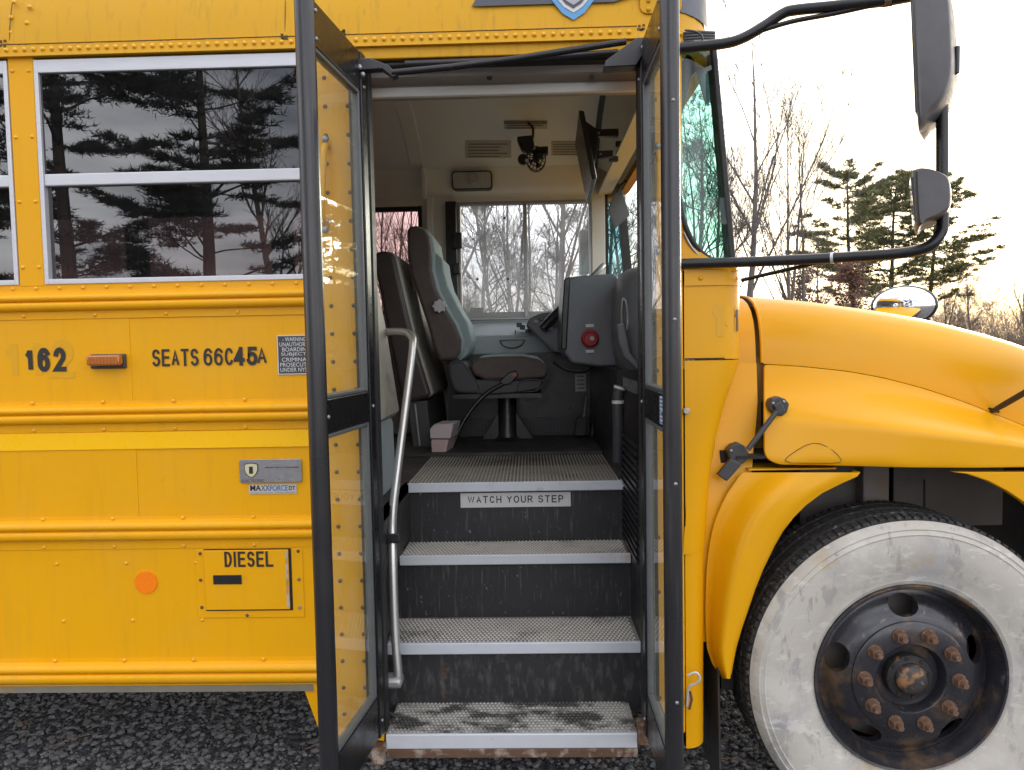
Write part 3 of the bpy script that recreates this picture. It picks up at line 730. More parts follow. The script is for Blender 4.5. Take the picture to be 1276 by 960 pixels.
# --- steps
steps = [(.314, .015, .235, XO0 + .006, XO1 - .028), (.533, .20, .435, -.512, .366), (.775, .42, .62, -.497, .366), (FLOOR, .59, 1.26, -.490, .366)]
SW0, SW1 = -.515, .368
for i, (z, y0, y1, x0, x1) in enumerate(steps):
    last = i == 3
    tr = B().box(x0, x1, y0 + .002, y1 if not last else 1.0, z - .03, z).obj('step_tread', ('tread_wet', 'tread', 'tread', 'mat_rib')[i] if i == 0 else 'tread_base', BUS)
    nh = (.044, .036, .034, .034)[i]
    B().box(x0, x1, y0 - .012, y0 + .0, z - nh, z + .004).obj('nosing', 'nosing_rust' if i in (0, 2) else 'nosing', tr, bevel=.003)
    bb = B()
    if last:
        n = 58
        for k in range(n):
            xx = lerp(x0 + .004, x1 - .010, k / (n - 1)); bb.box(xx, xx + .006, y0 + .004, y1, z, z + .005)
    else:
        nx = 60; dx = (x1 - x0 - .02) / nx; ny = int((y1 - y0 - .01) / .0165)
        for jy in range(ny):
            for kx in range(nx):
                cx = x0 + .01 + (kx + .5 * (jy % 2)) * dx; cy = y0 + .012 + jy * .0165; a = .0045; h = .0035
                bb.add([(cx - a, cy - a, z), (cx + a, cy - a, z), (cx + a, cy + a, z), (cx - a, cy + a, z), (cx - a * .5, cy - a * .5, z + h), (cx + a * .5, cy - a * .5, z + h), (cx + a * .5, cy + a * .5, z + h), (cx - a * .5, cy + a * .5, z + h)],
                       [(4, 5, 6, 7), (0, 1, 5, 4), (1, 2, 6, 5), (2, 3, 7, 6), (3, 0, 4, 7)])
    stuff(bb.obj('tread_studs' if not last else 'tread_ribs', ('tread_wet', 'tread', 'tread', 'mat_rib')[i], tr))
    if i:
        zl = steps[i - 1][0]
        B().box(SW0, SW1, y0 + .012, y0 + .022, zl - .03, z - .031).obj('step_riser', 'riser_rust' if i == 1 else 'riser', BUS)
B().box(XO0 + .006, XO1 - .028, .000, .03, .242, .270).obj('step_edge', 'rust', BUS, bevel=.002)
B().box(XO0 + .006, XO1 - .028, .02, .24, .255, .268).obj('step_pan', 'rust', BUS)
B().box(XO0 - .035, XO0 + .006, -.03, .03, P(470, 948, 0).z, P(470, 926, 0).z).obj('door_pivot', 'rust', BUS, bevel=.004)
B().box(XO1 - .028, XO1 + .01, -.02, .03, .29, .36).obj('door_pivot', 'rust', BUS, bevel=.004)
# step well side walls
wp = [(.03, .30), (.25, .30), (.45, .50), (.63, .74), (1.0, .98), (1.0, FLOOR + .0), (.05, FLOOR + .0)]
B().prism([(SW0, y, z) for y, z in [(.05, .28), (1.0, .28), (1.0, FLOOR - .002), (.05, FLOOR - .002)]], (-.02, 0, 0)).obj('step_well_wall', 'riser', BUS)
B().prism([(SW1, y, z) for y, z in [(.05, .28), (1.0, .28), (1.0, FLOOR + .12), (.05, FLOOR + .12)]], (.02, 0, 0)).obj('step_well_wall', 'riser', BUS)
B().box(XO0 - .02, SW0 + .03, .05, .62, FLOOR - .03, FLOOR).obj('well_ledge', 'floor_black', BUS)
# sign on the top riser
a, c = P(574, 633, .60), P(711, 613, .60)
sg = B().box(a.x, c.x, .599, .602, a.z, c.z).obj('step_sign', 'plate_white', BUS, bevel=.0008)
a, c = P(583, 627.5, .598), P(702, 617, .598)
stext('WATCH YOUR STEP', a.x, c.x, a.z, c.z, .5984, 'black_letter', sg, .15, .42)
# dark mat and raised driver's floor
B().box(-.9, .37, 1.26, 1.90, FLOOR, FLOOR + .022).obj('floor_mat', 'floor_black', BUS, bevel=.006)
B().box(-.75, XO0 - .0, .62, 1.25, FLOOR, FLOOR + .004).obj('floor_mat', 'floor_black', BUS)
# handrail
def PP(px, py, y): return P(px, py, y)
hp = [P(473, 414, .62), P(500, 413.5, .55), P(511, 418, .50), P(514.5, 430, .46), P(509, 480, .40), P(495, 590, .28), P(489.5, 640, .20), P(489, 680, .14), P(492, 780, .10), P(496, 838, .08), P(496.5, 850, .08)]
hr = B().tube(smooth_path(hp, 5), .0145, 14).obj('handrail', 'chrome', BUS, 60)
B().hexa([P(470, 665, .115), P(498, 665, .115), P(498, 677, .115), P(470, 677, .115)], [P(470, 665, .18), P(497, 665, .18), P(497, 677, .18), P(470, 677, .18)]).obj('clamp', 'black', hr, bevel=.004)
q = P(489, 848, .08)
B().box(q.x - .045, q.x + .035, .05, .11, q.z - .018, q.z + .018).obj('foot', 'alum_dull', hr, bevel=.012)
# ribbed heater grille on the right step well wall
gr = B()
for k in range(16):
    z = lerp(FLOOR - .22, FLOOR + .18, k / 15); gr.box(SW1 - .010, SW1 - .001, .22, .62, z, z + .012)
stuff(gr.obj('heater_grille', 'black', BUS))

# --- door leaves
def leaf(side):
    s = -1 if side == 'l' else 1
    T = .043
    if s < 0: h_in, n_in = P(467, 480, -.012), P(402, 480, -.40)
    else: h_in, n_in = P(798.5, 480, -.012), P(828, 480, -.40)
    h = Vector((h_in.x, h_in.y, 0)); nn = Vector((n_in.x, n_in.y, 0))
    ax = (nn - h); Wd = ax.length; ax.normalize(); ox = Vector((-ax.y, ax.x, 0)); ox = ox if ox.x * s > 0 else -ox   # outward from the opening
    z0, z1 = .335, P(452, 72, 0).z
    def q(u, z, t): p = h + ax * u + ox * t; return Vector((p.x, p.y, z))
    def bx(bb, u0, u1, z0, z1, t0, t1):
        bb.hexa([q(u0, z0, t0), q(u1, z0, t0), q(u1, z0, t1), q(u0, z0, t1)], [q(u0, z1, t0), q(u1, z1, t0), q(u1, z1, t1), q(u0, z1, t1)])
    hs = .040; ns = .03 if s < 0 else .022
    um0, um1 = P(462, 524, -.01).z, P(462, 487, -.01).z
    tz = z1 - .115; bz = z0 + .135
    root = B(); bx(root, 0, hs, z0, z1, 0, T)
    bx(root, hs, Wd - ns, tz, z1 - .002, .004, T - .004); bx(root, hs, Wd - ns, z0 + .002, bz, .004, T - .004)
    bx(root, hs, Wd - ns, um0, um1, .004, T - .004); bx(root, Wd - ns, Wd - .012, z0, z1, .0, T)
    o = root.obj('entrance_door', 'black_frame', BUS, bevel=.003)
    eb = B(); prof = [(Wd - .014, -.003), (Wd + .004, .002), (Wd + .012, .012), (Wd + .014, T / 2), (Wd + .012, T - .012), (Wd + .004, T - .002), (Wd - .014, T + .003)]
    eb.grid([[q(u, z, t) for u, t in prof] for z in (z0 - .004, (z0 + z1) / 2, z1 + .004)]); eb.obj('edge_seal', M('smooth_black_edge_seal', (.016, .016, .018), .32, .0, var=.15, vs=3, coat=.25, dirt=[((.11, .11, .115), .55, .8, 4, (14, 14, .6), .35)]) if 'seal' not in MT else MT['seal'], o, 60)
    MT['seal'] = o.children[0].data.materials[0]
    for a, c in ((um1, tz), (bz, um0)):
        gb = B(); w_ = .012
        bx(gb, hs, hs + w_, a, c, .006, .03); bx(gb, Wd - ns - w_, Wd - ns, a, c, .006, .03)
        bx(gb, hs + w_, Wd - ns - w_, a, a + w_, .006, .03); bx(gb, hs + w_, Wd - ns - w_, c - w_, c, .006, .03)
        gb.obj('gasket', M('grey_glazing_gasket', (.10, .105, .105), .4, var=.2, vs=20), o, bevel=.003)
        pb = B(); bx(pb, hs + w_ * .5, Wd - ns - w_ * .5, a + w_ * .5, c - w_ * .5, .015, .019); pb.obj('pane', 'glass_clear', o)
    if s > 0:
        lb = B(); a, c = P(820, 528, -.33).z, P(820, 494, -.33).z
        bx(lb, Wd - ns - .055, Wd - ns - .006, a, c, .0015, .0032); lo = lb.obj('sticker', 'white_letter', o)
        tb = B()
        for i in range(7): bx(tb, Wd - ns - .048, Wd - ns - .014, lerp(a, c, (i + .3) / 7.2), lerp(a, c, (i + .75) / 7.2), .0008, .0016)
        stuff(tb.obj('print', 'blue_letter', lo))
    bt = B()
    for z in (z1 - .03, z1 - .10, (um0 + um1) / 2, z0 + .05):
        for u in (.02, Wd - .03): p = q(u, z, 0); bt.dome(p, .006, .005, -ox)
    if s > 0:
        for py in (122, 398, 605, 880):
            p = P(840, py, -.43); bt.dome(q(Wd + .014, p.z, T * .55), .005, .004, ax)
    stuff(bt.obj('screws', 'bolt', o, 60))
    return o, q, z1, Wd
dl_, ql, dz1, _ = leaf('l'); dr_, qr, _, _ = leaf('r')
# door operator brackets and linkage rods
a = P(455, 82, -.03); c = P(482, 91, -.05)
br = B().prism([P(441, 73, -.06), P(461, 72, -.06), P(484, 81, -.06), P(496, 93, -.06), P(489, 97, -.06), P(476, 86, -.06), P(444, 88, -.06)], (0, .03, 0)).obj('door_bracket', 'black', BUS, bevel=.003)
B().dome(P(448, 84, -.062), .009, .007).obj('bolt', 'bolt', br, 60); B().dome(P(452, 93, -.062), .008, .006).obj('bolt', 'bolt', br, 60)
br = B().prism([P(793, 47, -.06), P(806, 46, -.06), P(805, 62, -.06), P(793, 82, -.06), P(752, 84, -.06), P(755, 75, -.06)], (0, .05, 0)).obj('door_bracket', 'black', BUS, bevel=.003)
B().dome(P(803, 59, -.063), .011, .008).obj('bolt', 'bolt', br, 60)
B().tube([P(488, 91, -.055), P(560, 84, -.052), P(640, 74, -.05), P(780, 52, -.05)], .010, 10).obj('door_rod', 'black_frame', BUS, 60)
B().tube([P(505, 80, .0), P(640, 75, -.005), P(770, 66, .0)], .011, 8).obj('door_rod', 'black', BUS, 60)
for a, c in (((372, 381), 0),): pass
# dark vertical jamb seals
B().box(XO0 - .012, XO0 + .010, .002, .05, .33, hz + .1).obj('jamb_seal', 'rubber', BUS)
B().box(XO1 - .008, XO1 + .012, .002, .05, .33, hz + .1).obj('jamb_seal', 'rubber', BUS)

# --- lettering and fittings on the side
def tx(s, a, c, mat='black_letter', bold=0.0, y=-.001, par=None, **k):
    p, q = P(a[0], c[1], y), P(c[0], a[1], y); return text(s, p.x, q.x, p.z, q.z, y, mat, par or BUS, bold, **k)
def sx(s, a, c, mat='black_letter', w=.15, y=-.0012, gap=.3):
    p, q = P(a[0], c[1], y), P(c[0], a[1], y); return stext(s, p.x, q.x, p.z, q.z, y, mat, BUS, w, gap)
sx('112', (6, 423), (91, 473), 'ghost', .17, y=-.0004, gap=.45)
sx('162', (31, 433), (81.5, 464), w=.20, y=-.0020, gap=.5)
sx('SEATS', (190, 434.5), (247, 457), w=.14)
sx('66C', (254, 433.5), (290.5, 456), w=.14)
sx('45', (291.5, 432), (320.5, 456), w=.20, gap=.24)
sx('A', (320.5, 432.5), (332, 454), w=.14)
# amber marker light
a, c = P(115, 459, -.0), P(158, 441, -.0)
ml = B().box(a.x, c.x, -.012, 0, a.z - .002, c.z).obj('marker_light', 'dash_dark', BUS, bevel=.004)
B().box(a.x + .003, c.x - .004, -.036, -.012, a.z + .008, c.z - .003).obj('lens', 'amber', ml, bevel=.006)
lb = B()
for k in range(9): xx = lerp(a.x + .012, c.x - .014, k / 8); lb.box(xx, xx + .004, -.0375, -.036, a.z + .012, c.z - .008)
stuff(lb.obj('lens_ribs', 'amber', ml))
# warning plate
a, c = P(347, 467, 0), P(347, 418, 0); pw = .145
pl = B().box(a.x, XD - .002, -.003, 0, a.z, c.z).obj('warning_plate', 'white_letter', BUS)
B().box(a.x + .003, XD - .004, -.0036, -.003, a.z + .003, c.z - .003).obj('plate_face', M('black_plate_print', (.05, .05, .055), .5), pl)
hgt = c.z - a.z
for k, s in enumerate(('- WARNING', 'UNAUTHORI', 'BOARDIN', 'SUBJECT', 'CRIMINA', 'PROSECUT', 'UNDER NYS')):
    z1_ = c.z - .007 - k * (hgt - .012) / 7; x0_ = a.x + (.018, .008, .016, .012, .014, .008, .008)[k]
    text(s, x0_, XD - .006, z1_ - .0125, z1_, -.0042, 'white_letter', pl)
# emblem plate
a, c = P(299.5, 602, 0), P(376, 571.5, 0)
ep = B().prism([(x, -.005, z) for x, z in rrect(a.x, c.x, a.z, c.z, .008)], (0, .005, 0)).obj('emblem_plate', 'plate_grey', BUS, bevel=.0015)
def shield(cx, cz, w, h, y, mat, par, name='shield', t=.0015):
    pts = [(-.5, .42), (-.28, .47), (0, .5), (.28, .47), (.5, .42), (.5, .05), (.40, -.2), (.2, -.4), (0, -.5), (-.2, -.4), (-.40, -.2), (-.5, .05)]
    return B().prism([(cx + u * w, y, cz + v * h) for u, v in pts], (0, t, 0)).obj(name, mat, par)
q = P(314, 586, 0)
shield(q.x, q.z, .044, .048, -.0065, 'black_letter', ep); shield(q.x, q.z, .039, .043, -.0075, M('cream_enamel', (.62, .57, .36), .4), ep)
text('I', q.x - .006, q.x + .006, q.z - .010, q.z + .012, -.0082, 'black_letter', ep, .02)
a, c = P(301, 600.5, 0), P(330, 597, 0)
text('ELECTRONIC', a.x + .004, c.x, a.z, c.z, -.0055, 'black_letter', ep)
B().box(P(331, 583, 0).x, P(373, 583, 0).x, -.0056, -.005, P(350, 583, 0).z, P(350, 581.6, 0).z).obj('emblem_line', 'rust', ep)
a, c = P(310.5, 616, 0), P(369.5, 603.5, 0)
dp = B().box(a.x, c.x, -.0015, 0, a.z, c.z).obj('engine_decal', 'deco_white', BUS)
def tb_(s, x0, x1, y0, y1, m_, b_=.02): p, q = P(x0, y1, -.002), P(x1, y0, -.002); text(s, p.x, q.x, p.z, q.z, -.0022, m_, dp, b_)
tb_('MA', 312, 325, 604.5, 612, 'black_letter'); tb_('XX', 325.3, 336, 604.5, 612, M('slate_print', (.10, .13, .17), .5)); tb_('FORCE', 336.5, 358.5, 604.5, 612, 'blue_letter'); tb_('DT', 360, 368, 605.5, 611, 'black_letter')
tb_('INTERNATIONAL  DIESEL POWER', 312, 368, 613.2, 615.2, 'print_grey', 0)
# orange reflector
q = P(182.5, 725.5, 0); B().cyl(q, .0355, .004, n=40).obj('round_reflector', 'orange', BUS, 40)
# fuel door
a, c = P(247, 770, 0), P(377, 683.5, 0)
fd = B(); e = .024
fd.box(a.x, c.x, -.003, 0, a.z, c.z)
fdo = fd.obj('fuel_door', 'paint', BUS, bevel=.0012)
a2, c2 = P(257.5, 760, 0), P(361.5, 683, 0)
B().box(a2.x, c2.x + .004, -.0038, -.003, a2.z - .003, c2.z).obj('gap', 'dark', fdo)
B().box(a2.x + .002, c2.x - .004, -.010, -.0038, a2.z + .002, c2.z - .003).obj('flap', 'paint', fdo, bevel=.002)
worn = M('worn_flap_edge', (.50, .44, .33), .5, .2, var=.2, vs=20, dirt=[((.55, .26, .01), .5, .6, 22, None, .9)])
B().box(c2.x - .013, c2.x - .0045, -.0105, -.010, a2.z + .01, c2.z - .01).obj('worn_edge', worn, fdo)
p, q = P(280, 707, -.011), P(340, 687, -.011); stext('DIESEL', p.x, q.x, p.z, q.z, -.0112, 'black_letter', fdo, .15, .34)
p, q = P(266, 728.5, -.011), P(301, 716.5, -.011)
lt = B().box(p.x, q.x, -.013, -.010, p.z, q.z).obj('latch', 'black', fdo, bevel=.002)
rb = B()
for px, py in ((249.5, 690), (250, 723), (251.5, 757), (371.5, 687), (372.5, 722), (373.5, 757), (308, 767)): rb.dome(P(px, py, -.003), .0055, .005)
stuff(rb.obj('screws', 'rust', fdo, 60))

# roof decal above the door
yb = -.004
B().prism([P(588, 8, yb), P(600, -14, yb), P(830, -20, yb), P(765, 2.5, yb)], (0, .003, 0)).obj('decal_bar', 'grey_bar', BUS)
q = P(714, -18, yb)
shield(q.x, q.z, .165, .205, -.007, 'shield_blue', BUS, 'shield_decal'); so = shield(q.x, q.z + .004, .140, .172, -.009, 'white_letter', BUS, 'shield_decal')
shield(q.x, q.z + .004, .120, .148, -.0105, 'grey_bar', BUS, 'shield_decal'); shield(q.x, q.z + .004, .104, .13, -.012, 'shield_grey', BUS, 'shield_decal')
q0, q1 = P(798, 16, -.012), P(850, -20, -.012)
r = rrect(q0.x, q1.x, q0.z, q1.z, .02, 3)
B().prism([(x, -.006, z) for x, z in r], (0, .006, 0)).obj('roof_patch', 'paint_roof', BUS, bevel=.0015)
B().dome(P(808, 12, -.006), .0074, .0068).dome(P(808, 1, -.006), .0074, .0068).obj('rivets', 'paint_roof', BUS, 60)

bz0 = P(870, 9, 0).z
bar_ = [[(q[0], q[1], z) for q in [(.42, -.006 + o)] + arc(RF - .24, .24 + o, .246, 270, 352, 10)] for z, o in ((bz0, .004), (bz0 + .05, .008), (bz0 + .10, .014))]
B().grid(bar_).obj('decal_bar', 'grey_bar', BUS, 50)
# ------------------------------------------------------------------ front end of the bus
# --- corner column beside the door
def column(rows, r, name, deep=.32, x0=.478, y0=.0):
    bb = B(); g = []
    for px, py in rows:
        z = P(px, py, y0 + r * .7).z; xc = P(px, py, y0 + r * .7).x
        g.append([(x0, y0, z), (lerp(x0, xc - r, .5), y0, z)] + [(x, y, z) for x, y in arc(xc - r, y0 + r, r, 270, 360, 10)] + [(xc, deep, z)])
    bb.grid(g); return bb.obj(name, 'paint_front', BUS, 50)
XC = P(923, 400, .0665).x - .095      # centre of the corner radius
column([(923, 337), (923.5, 357)], .095, 'cowl_band', y0=-.005)
column([(923, 352), (923, 380), (923, 410), (922.5, 446.5)], .095, 'cowl_corner')
column([(922.5, 448), (919, 462), (911, 485), (902, 512), (894, 545), (888, 580), (884, 615), (881.5, 650), (880, 676), (879, 684)], .085, 'cowl_corner', y0=-.003)
column([(877.5, 682), (877.5, 760), (877.5, 840), (877.5, 923)], .065, 'cowl_corner', deep=.2, y0=.004)
z0 = P(877, 923, .05).z
B().box(.478, P(876, 923, .05).x - .03, .012, .2, z0, z0 + .004).obj('cowl_bottom', 'dark', BUS)
B().box(.47, .655, .08, .30, zz(447, 900, .05), zz(338, 900, .05)).obj('cowl_core', 'dark', BUS)
zt = P(900, 337, 0).z
bb = B(); bb.prism([(x, y, zt) for x, y in [(.478, -.004)] + arc(XC, .09, .095, 270, 360, 8) + [(XC + .095, .9), (.478, .9)]], (0, 0, .004)); bb.obj('cowl_top', 'paint_front', BUS)
rv = B()
for px in (873, 917):
    rv.dome(P(px, 347, -.0045 if px < 900 else .03), .0075, .0055, (0, -1, 0) if px < 900 else (.5, -.85, 0), 10)
stuff(rv.obj('rivets', 'paint_front', BUS, 60))
sb = B(); sb.box(.48, .60, -.006, .01, zz(447.6, 870), zz(446.4, 870)); sb.obj('cowl_seam', 'dark', BUS)
def wrap(X, Z, Y):      # onto the rounded corner
    yy = 0 if X < XC else .095 - math.sqrt(max(1e-6, .095 ** 2 - (X - XC) ** 2))
    nx = 0 if X < XC else (X - XC) / .095
    return (X + nx * -Y, yy + Y * math.sqrt(max(0, 1 - nx * nx)), Z)
p, q = P(884, 424, 0), P(903, 373, 0); stext('1', p.x, q.x, p.z, q.z, -.0008, 'ghost', BUS, .17)
stext('4', P(905, 400, 0).x, XC + .085, P(905, 414, 0).z, P(905, 382, 0).z, -.0008, 'ghost', BUS, .15, mapper=wrap)
stext('1', P(915, 400, .02).x, P(920, 400, .035).x, P(915, 414, 0).z, P(915, 384, 0).z, -.0028, M('slate_blue_print', (.06, .08, .13), .5), BUS, .09, mapper=wrap)
# door bumper and clip on the column
B().cyl(P(854.5, 512, -.004), .010, .016, n=14).obj('door_bumper', 'alum_dull', BUS, bevel=.002)
lp = [P(857, 842, -.03), P(866, 838, -.035), P(871, 842, -.035), P(871.5, 848, -.035), P(867, 852, -.03), P(858, 857, -.02), P(856, 880, -.01)]
B().tube(smooth_path(lp, 4), .004, 8).obj('retaining_clip', 'alum', BUS, 60)
B().tube([P(860, 862, -.01), P(862, 872, -.012), P(859, 884, -.01)], .004, 6).obj('clip_link', 'rust', BUS)

# --- hood
YS = .22
top_t = [(900, 367), (930, 369.5), (1000, 374.5), (1056, 382), (1090, 386.6), (1150, 397), (1200, 409), (1240, 420.5), (1276, 433), (1320, 452), (1360, 474), (1385, 497)]
seam_t = [(900, 449), (950, 452), (1000, 455), (1056, 461), (1100, 469), (1150, 482), (1200, 498.5), (1276, 529), (1330, 555), (1400, 590)]
ZT = sorted((P(a, b_, .45).x, P(a, b_, .45).z) for a, b_ in top_t)
ZS = sorted((P(a, b_, YS).x, P(a, b_, YS).z) for a, b_ in seam_t)
HX0 = P(951, 452, YS).x
HX1 = 1.98
sect = [(0, 0), (.002, .12), (.006, .28), (.014, .45), (.028, .60), (.055, .75), (.095, .865), (.15, .945), (.22, .985), (.32, 1.0), (.55, 1.025), (.96, 1.04)]
sect = sect + [(1.92 - a, b_) for a, b_ in reversed(sect[:-1])]
def hood_row(x):
    zs, zt_ = interp(ZS, x), interp(ZT, x)
    if x > 1.85: zt_ -= (x - 1.85) ** 2 * 3
    return [(x, YS + a, lerp(zs, zt_, b_)) for a, b_ in sect]
def tidy(o): return o
B().shell([hood_row(lerp(HX0, HX1, i / 26)) for i in range(27)], (0, 0, -.004)).obj('hood', 'paint_front', BUS, 40)
# rolled rear lip of the hood
lip = [(x - .004, y, z) for x, y, z in hood_row(HX0)]
lb = B().tube([Vector(p) for p in lip[:14]], .006, 8); lb.obj('hood_lip', 'paint_front', BUS, 60)
# fixed cowl between hood and cab
xa, xb = .56, P(942.5, 445, YS).x
B().grid([[(x, y + .005, z - .004) for x_, y, z in hood_row(x)] for x in (xa, xb)]).obj('cowl_panel', 'paint_front', BUS, 40)
B().grid([[(x, y + .05 if y < 1 else y - .05, z - .03) for x_, y, z in hood_row(x)] for x in (xb - .02, HX0 + .04)]).obj('hood_gap', M('brownish_yellow_paint', (.34, .20, .05), .6, var=.3), BUS, 40)  # yellow in a darker, browner tone inside the gap
# grille end
B().prism([(HX1 - .01, y, z) for _, y, z in hood_row(HX1 - .01)] + [(HX1 - .01, W2 - .22, .55), (HX1 - .01, .22, .55)], (.02, 0, 0)).obj('grille', 'black', BUS)
# lower cowl side behind the latch
rows = []
for py, x1_ in ((452.5, 942.5), (500, 944), (530, 942), (555, 939), (575, 938), (592, 936)):
    yv = interp([(452, .215), (520, .17), (600, .10)], py)
    a, c = P(862, py, yv), P(x1_, py, yv); rows.append([a, a.lerp(c, .3), a.lerp(c, .6), a.lerp(c, .9), c, c + Vector((.004, .05, 0))])
a, c = P(862, 640, .09), P(925, 640, .09); rows.append([a, a.lerp(c, .3), a.lerp(c, .6), a.lerp(c, .9), c, c + Vector((.004, .05, 0))])
a, c = P(862, 800, .09), P(905, 800, .09); rows.append([a, a.lerp(c, .3), a.lerp(c, .6), a.lerp(c, .9), c, c + Vector((.004, .05, 0))])
B().grid(rows).obj('cowl_side', 'paint_front', BUS, 50)
B().box(.68, .86, .25, .265, 1.15, 1.50).obj('hood_gap', M('brownish_yellow_paint', (.34, .20, .05), .6, var=.3), BUS)
q = [P(946, 500, .26), P(951, 545, .26)]
B().box(q[0].x, q[1].x + .02, .235, .242, q[1].z, q[0].z).obj('gap_seal', 'rubber', BUS)

# --- fender
ZB = P(1000, 584.5, 0).z
def yb(x): return interp([(.75, .075), (.9, .055), (1.0, .03), (1.15, -.01), (1.35, -.03), (1.7, -.03), (1.9, .0), (2.0, .05)], x)
def fender_row(x):
    zs = interp(ZS, x) - .005; b_ = yb(x); row = []
    k = max(0, min(1, (x - .82) / .45)); k = k * k * (3 - 2 * k)
    for i in range(21):
        t = i / 20
        lin = t
        s = max(0, min(1, (t - .10) / .50)); s = s * s * (3 - 2 * s)
        s = s * .93 + .07 * min(1, max(0, (t - .03) / .1))
        w_ = lerp(.55 * s + .45 * lin, s, k)
        zz_ = lerp(zs, ZB, t)
        row.append([x, lerp(YS - .004, b_, w_), zz_])
    return row
fr_rows = []
rad = .05
def edge_x(y, z):
    lo, hi = .6, .95
    for _ in range(30):
        m_ = (lo + hi) / 2; d = Vector((m_, y, z)) - CAM
        if CX + FPX * d.dot(rt) / d.dot(fwd) < 951: lo = m_
        else: hi = m_
    return lo
for i in range(36):
    s_ = i / 35; row = []
    for j in range(21):
        xg = lerp(HX0, 2.0, s_)
        p = fender_row(xg)[j]
        x0_ = edge_x(p[1] if s_ < .02 else fender_row(HX0)[j][1], p[2]); d = p[2] - ZB
        if d < rad: x0_ += rad - math.sqrt(max(0, rad * rad - (rad - d) ** 2))
        row.append([lerp(x0_, 2.0, s_), p[1], p[2]])
    fr_rows.append(row)
fe = B().shell(fr_rows, (0, .006, 0)).obj('fender', 'paint_front', BUS, 45)
sub = fe.modifiers.new('sub', 'SUBSURF'); sub.levels = sub.render_levels = 1
# outline of the access cover on the fender
cv = []
FV = [Vector(p) for r_ in fr_rows for p in r_]
def fy(px, py):   # depth of the fender skin at this pixel
    y = .05
    for _ in range(8):
        p = P(px, py, y); near = sorted(((v.x - p.x) ** 2 + (v.z - p.z) ** 2, v.y) for v in FV)[:4]
        y = sum(q_[1] / (q_[0] + 1e-7) for q_ in near) / sum(1 / (q_[0] + 1e-7) for q_ in near)
    return y
for px, py in ((978, 574), (982, 569), (992, 562), (1003, 555.5), (1013, 552.5), (1022, 553), (1033, 558), (1043, 566), (1048.5, 573), (1047, 576.5), (1035, 577.5), (1010, 577.5), (985, 577), (978, 574)):
    y = fy(px, py) - .0015; cv.append(P(px, py, y))
B().tube(cv, .0010, 5).obj('cover_seam', MT['seam'], BUS)
# lower flare ahead of the wheel and the liner
fl = [P(1188, 588.5, -.022), P(1205, 591, -.022), P(1232, 600, -.022), P(1255, 612, -.022), P(1276, 626, -.022), P(1300, 645, -.022), P(1330, 680, -.022), P(1350, 730, -.022), P(1440, 730, -.022), P(1450, 588.5, -.022)]
B().prism(fl, (0, .03, 0)).obj('fender_flare', 'paint_front', BUS, bevel=.006)
# splash panel behind the wheel
tab = [(589, 926, 1072), (594, 921, 1068), (602, 915.5, 1050), (615, 906.5, 1024), (630, 899, 1004), (645, 892.5, 989), (662, 887.5, 976), (680, 884, 965.5), (710, 880.5, 951), (735, 879.5, 941), (760, 879, 932.5), (785, 879.5, 924), (808, 881, 917.5), (826, 887, 914), (838, 894, 912), (846, 901, 910)]
rows = []
for py, l_, r_ in tab:
    row = []
    for k in range(15):
        t = k / 14; s = max(0, min(1, (t - .02) / .55)); s = s * s * (3 - 2 * s)
        y = lerp(.075, -.012, s) + (.012 * max(0, t - .85) / .15)
        if py < 620: y += .012 * (620 - py) / 30
        px = lerp(l_, r_, t)
        row.append(P(px, py, y))
    p = row[-1]; row.append(p + Vector((.004, .012, 0))); row.append(p + Vector((.0, .05, 0)))
    rows.append(row)
B().grid(rows).obj('splash_panel', 'paint_front', BUS, 55)
B().box(.70, .98, .085, .2, ZB - .018, ZB - .013).obj('panel_ledge', 'paint_front', BUS)
# wheel well
lx0, lx1 = P(1110, 600, .40).x, P(1245, 640, .40).x
B().box(lx0, lx1, .38, .39, P(1150, 656, .38).z, ZB + .1).obj('inner_liner', 'liner', BUS, bevel=.003)
q = P(1152, 598, .378); q2 = P(1152, 650, .378)
B().prism([(q.x - .003, .3785, q.z), (q.x + .003, .3785, q.z), (q2.x + .005, .3785, q2.z), (q2.x - .004, .3785, q2.z)], (0, .002, 0)).obj('liner_slit', 'dark', BUS)
q0, q1 = P(1076, 590, .30), P(1108, 645, .30)
B().box(q0.x, q1.x, .30, .36, q1.z, ZB + .05).obj('frame_bracket', 'liner_rust', BUS, bevel=.004)
q0, q1 = P(1000, 620, .34), P(1075, 650, .34)
B().box(q0.x, q1.x, .36, .40, q1.z, ZB + .05).obj('frame_bracket', 'liner', BUS)
B().box(.66, 1.95, .55, .57, .25, 1.45).obj('inner_liner', 'dark', BUS)
B().box(.66, 1.95, .08, .55, ZB + .02, ZB + .03).obj('inner_liner', 'dark', BUS)
B().box(.62, .66, .12, .57, .40, 1.2).obj('inner_liner', 'dark', BUS)
B().box(.45, 1.9, .6, 1.9, .45, 1.2).obj('engine_block', 'dark', BUS)
B().box(XR, SW0 - .03, .10, W2 - .1, .60, .80).obj('underbody', 'dark', BUS)
B().box(1.1, 1.25, .1, 2.2, .44, .54).obj('axle', 'dark', BUS)
# mud flap
B().hexa([(.598, .06, .10), (.604, .06, .10), (.604, .50, .10), (.598, .50, .10)], [(.588, .055, .64), (.594, .055, .64), (.594, .5, .64), (.588, .5, .64)]).obj('mud_flap', 'flap', BUS)

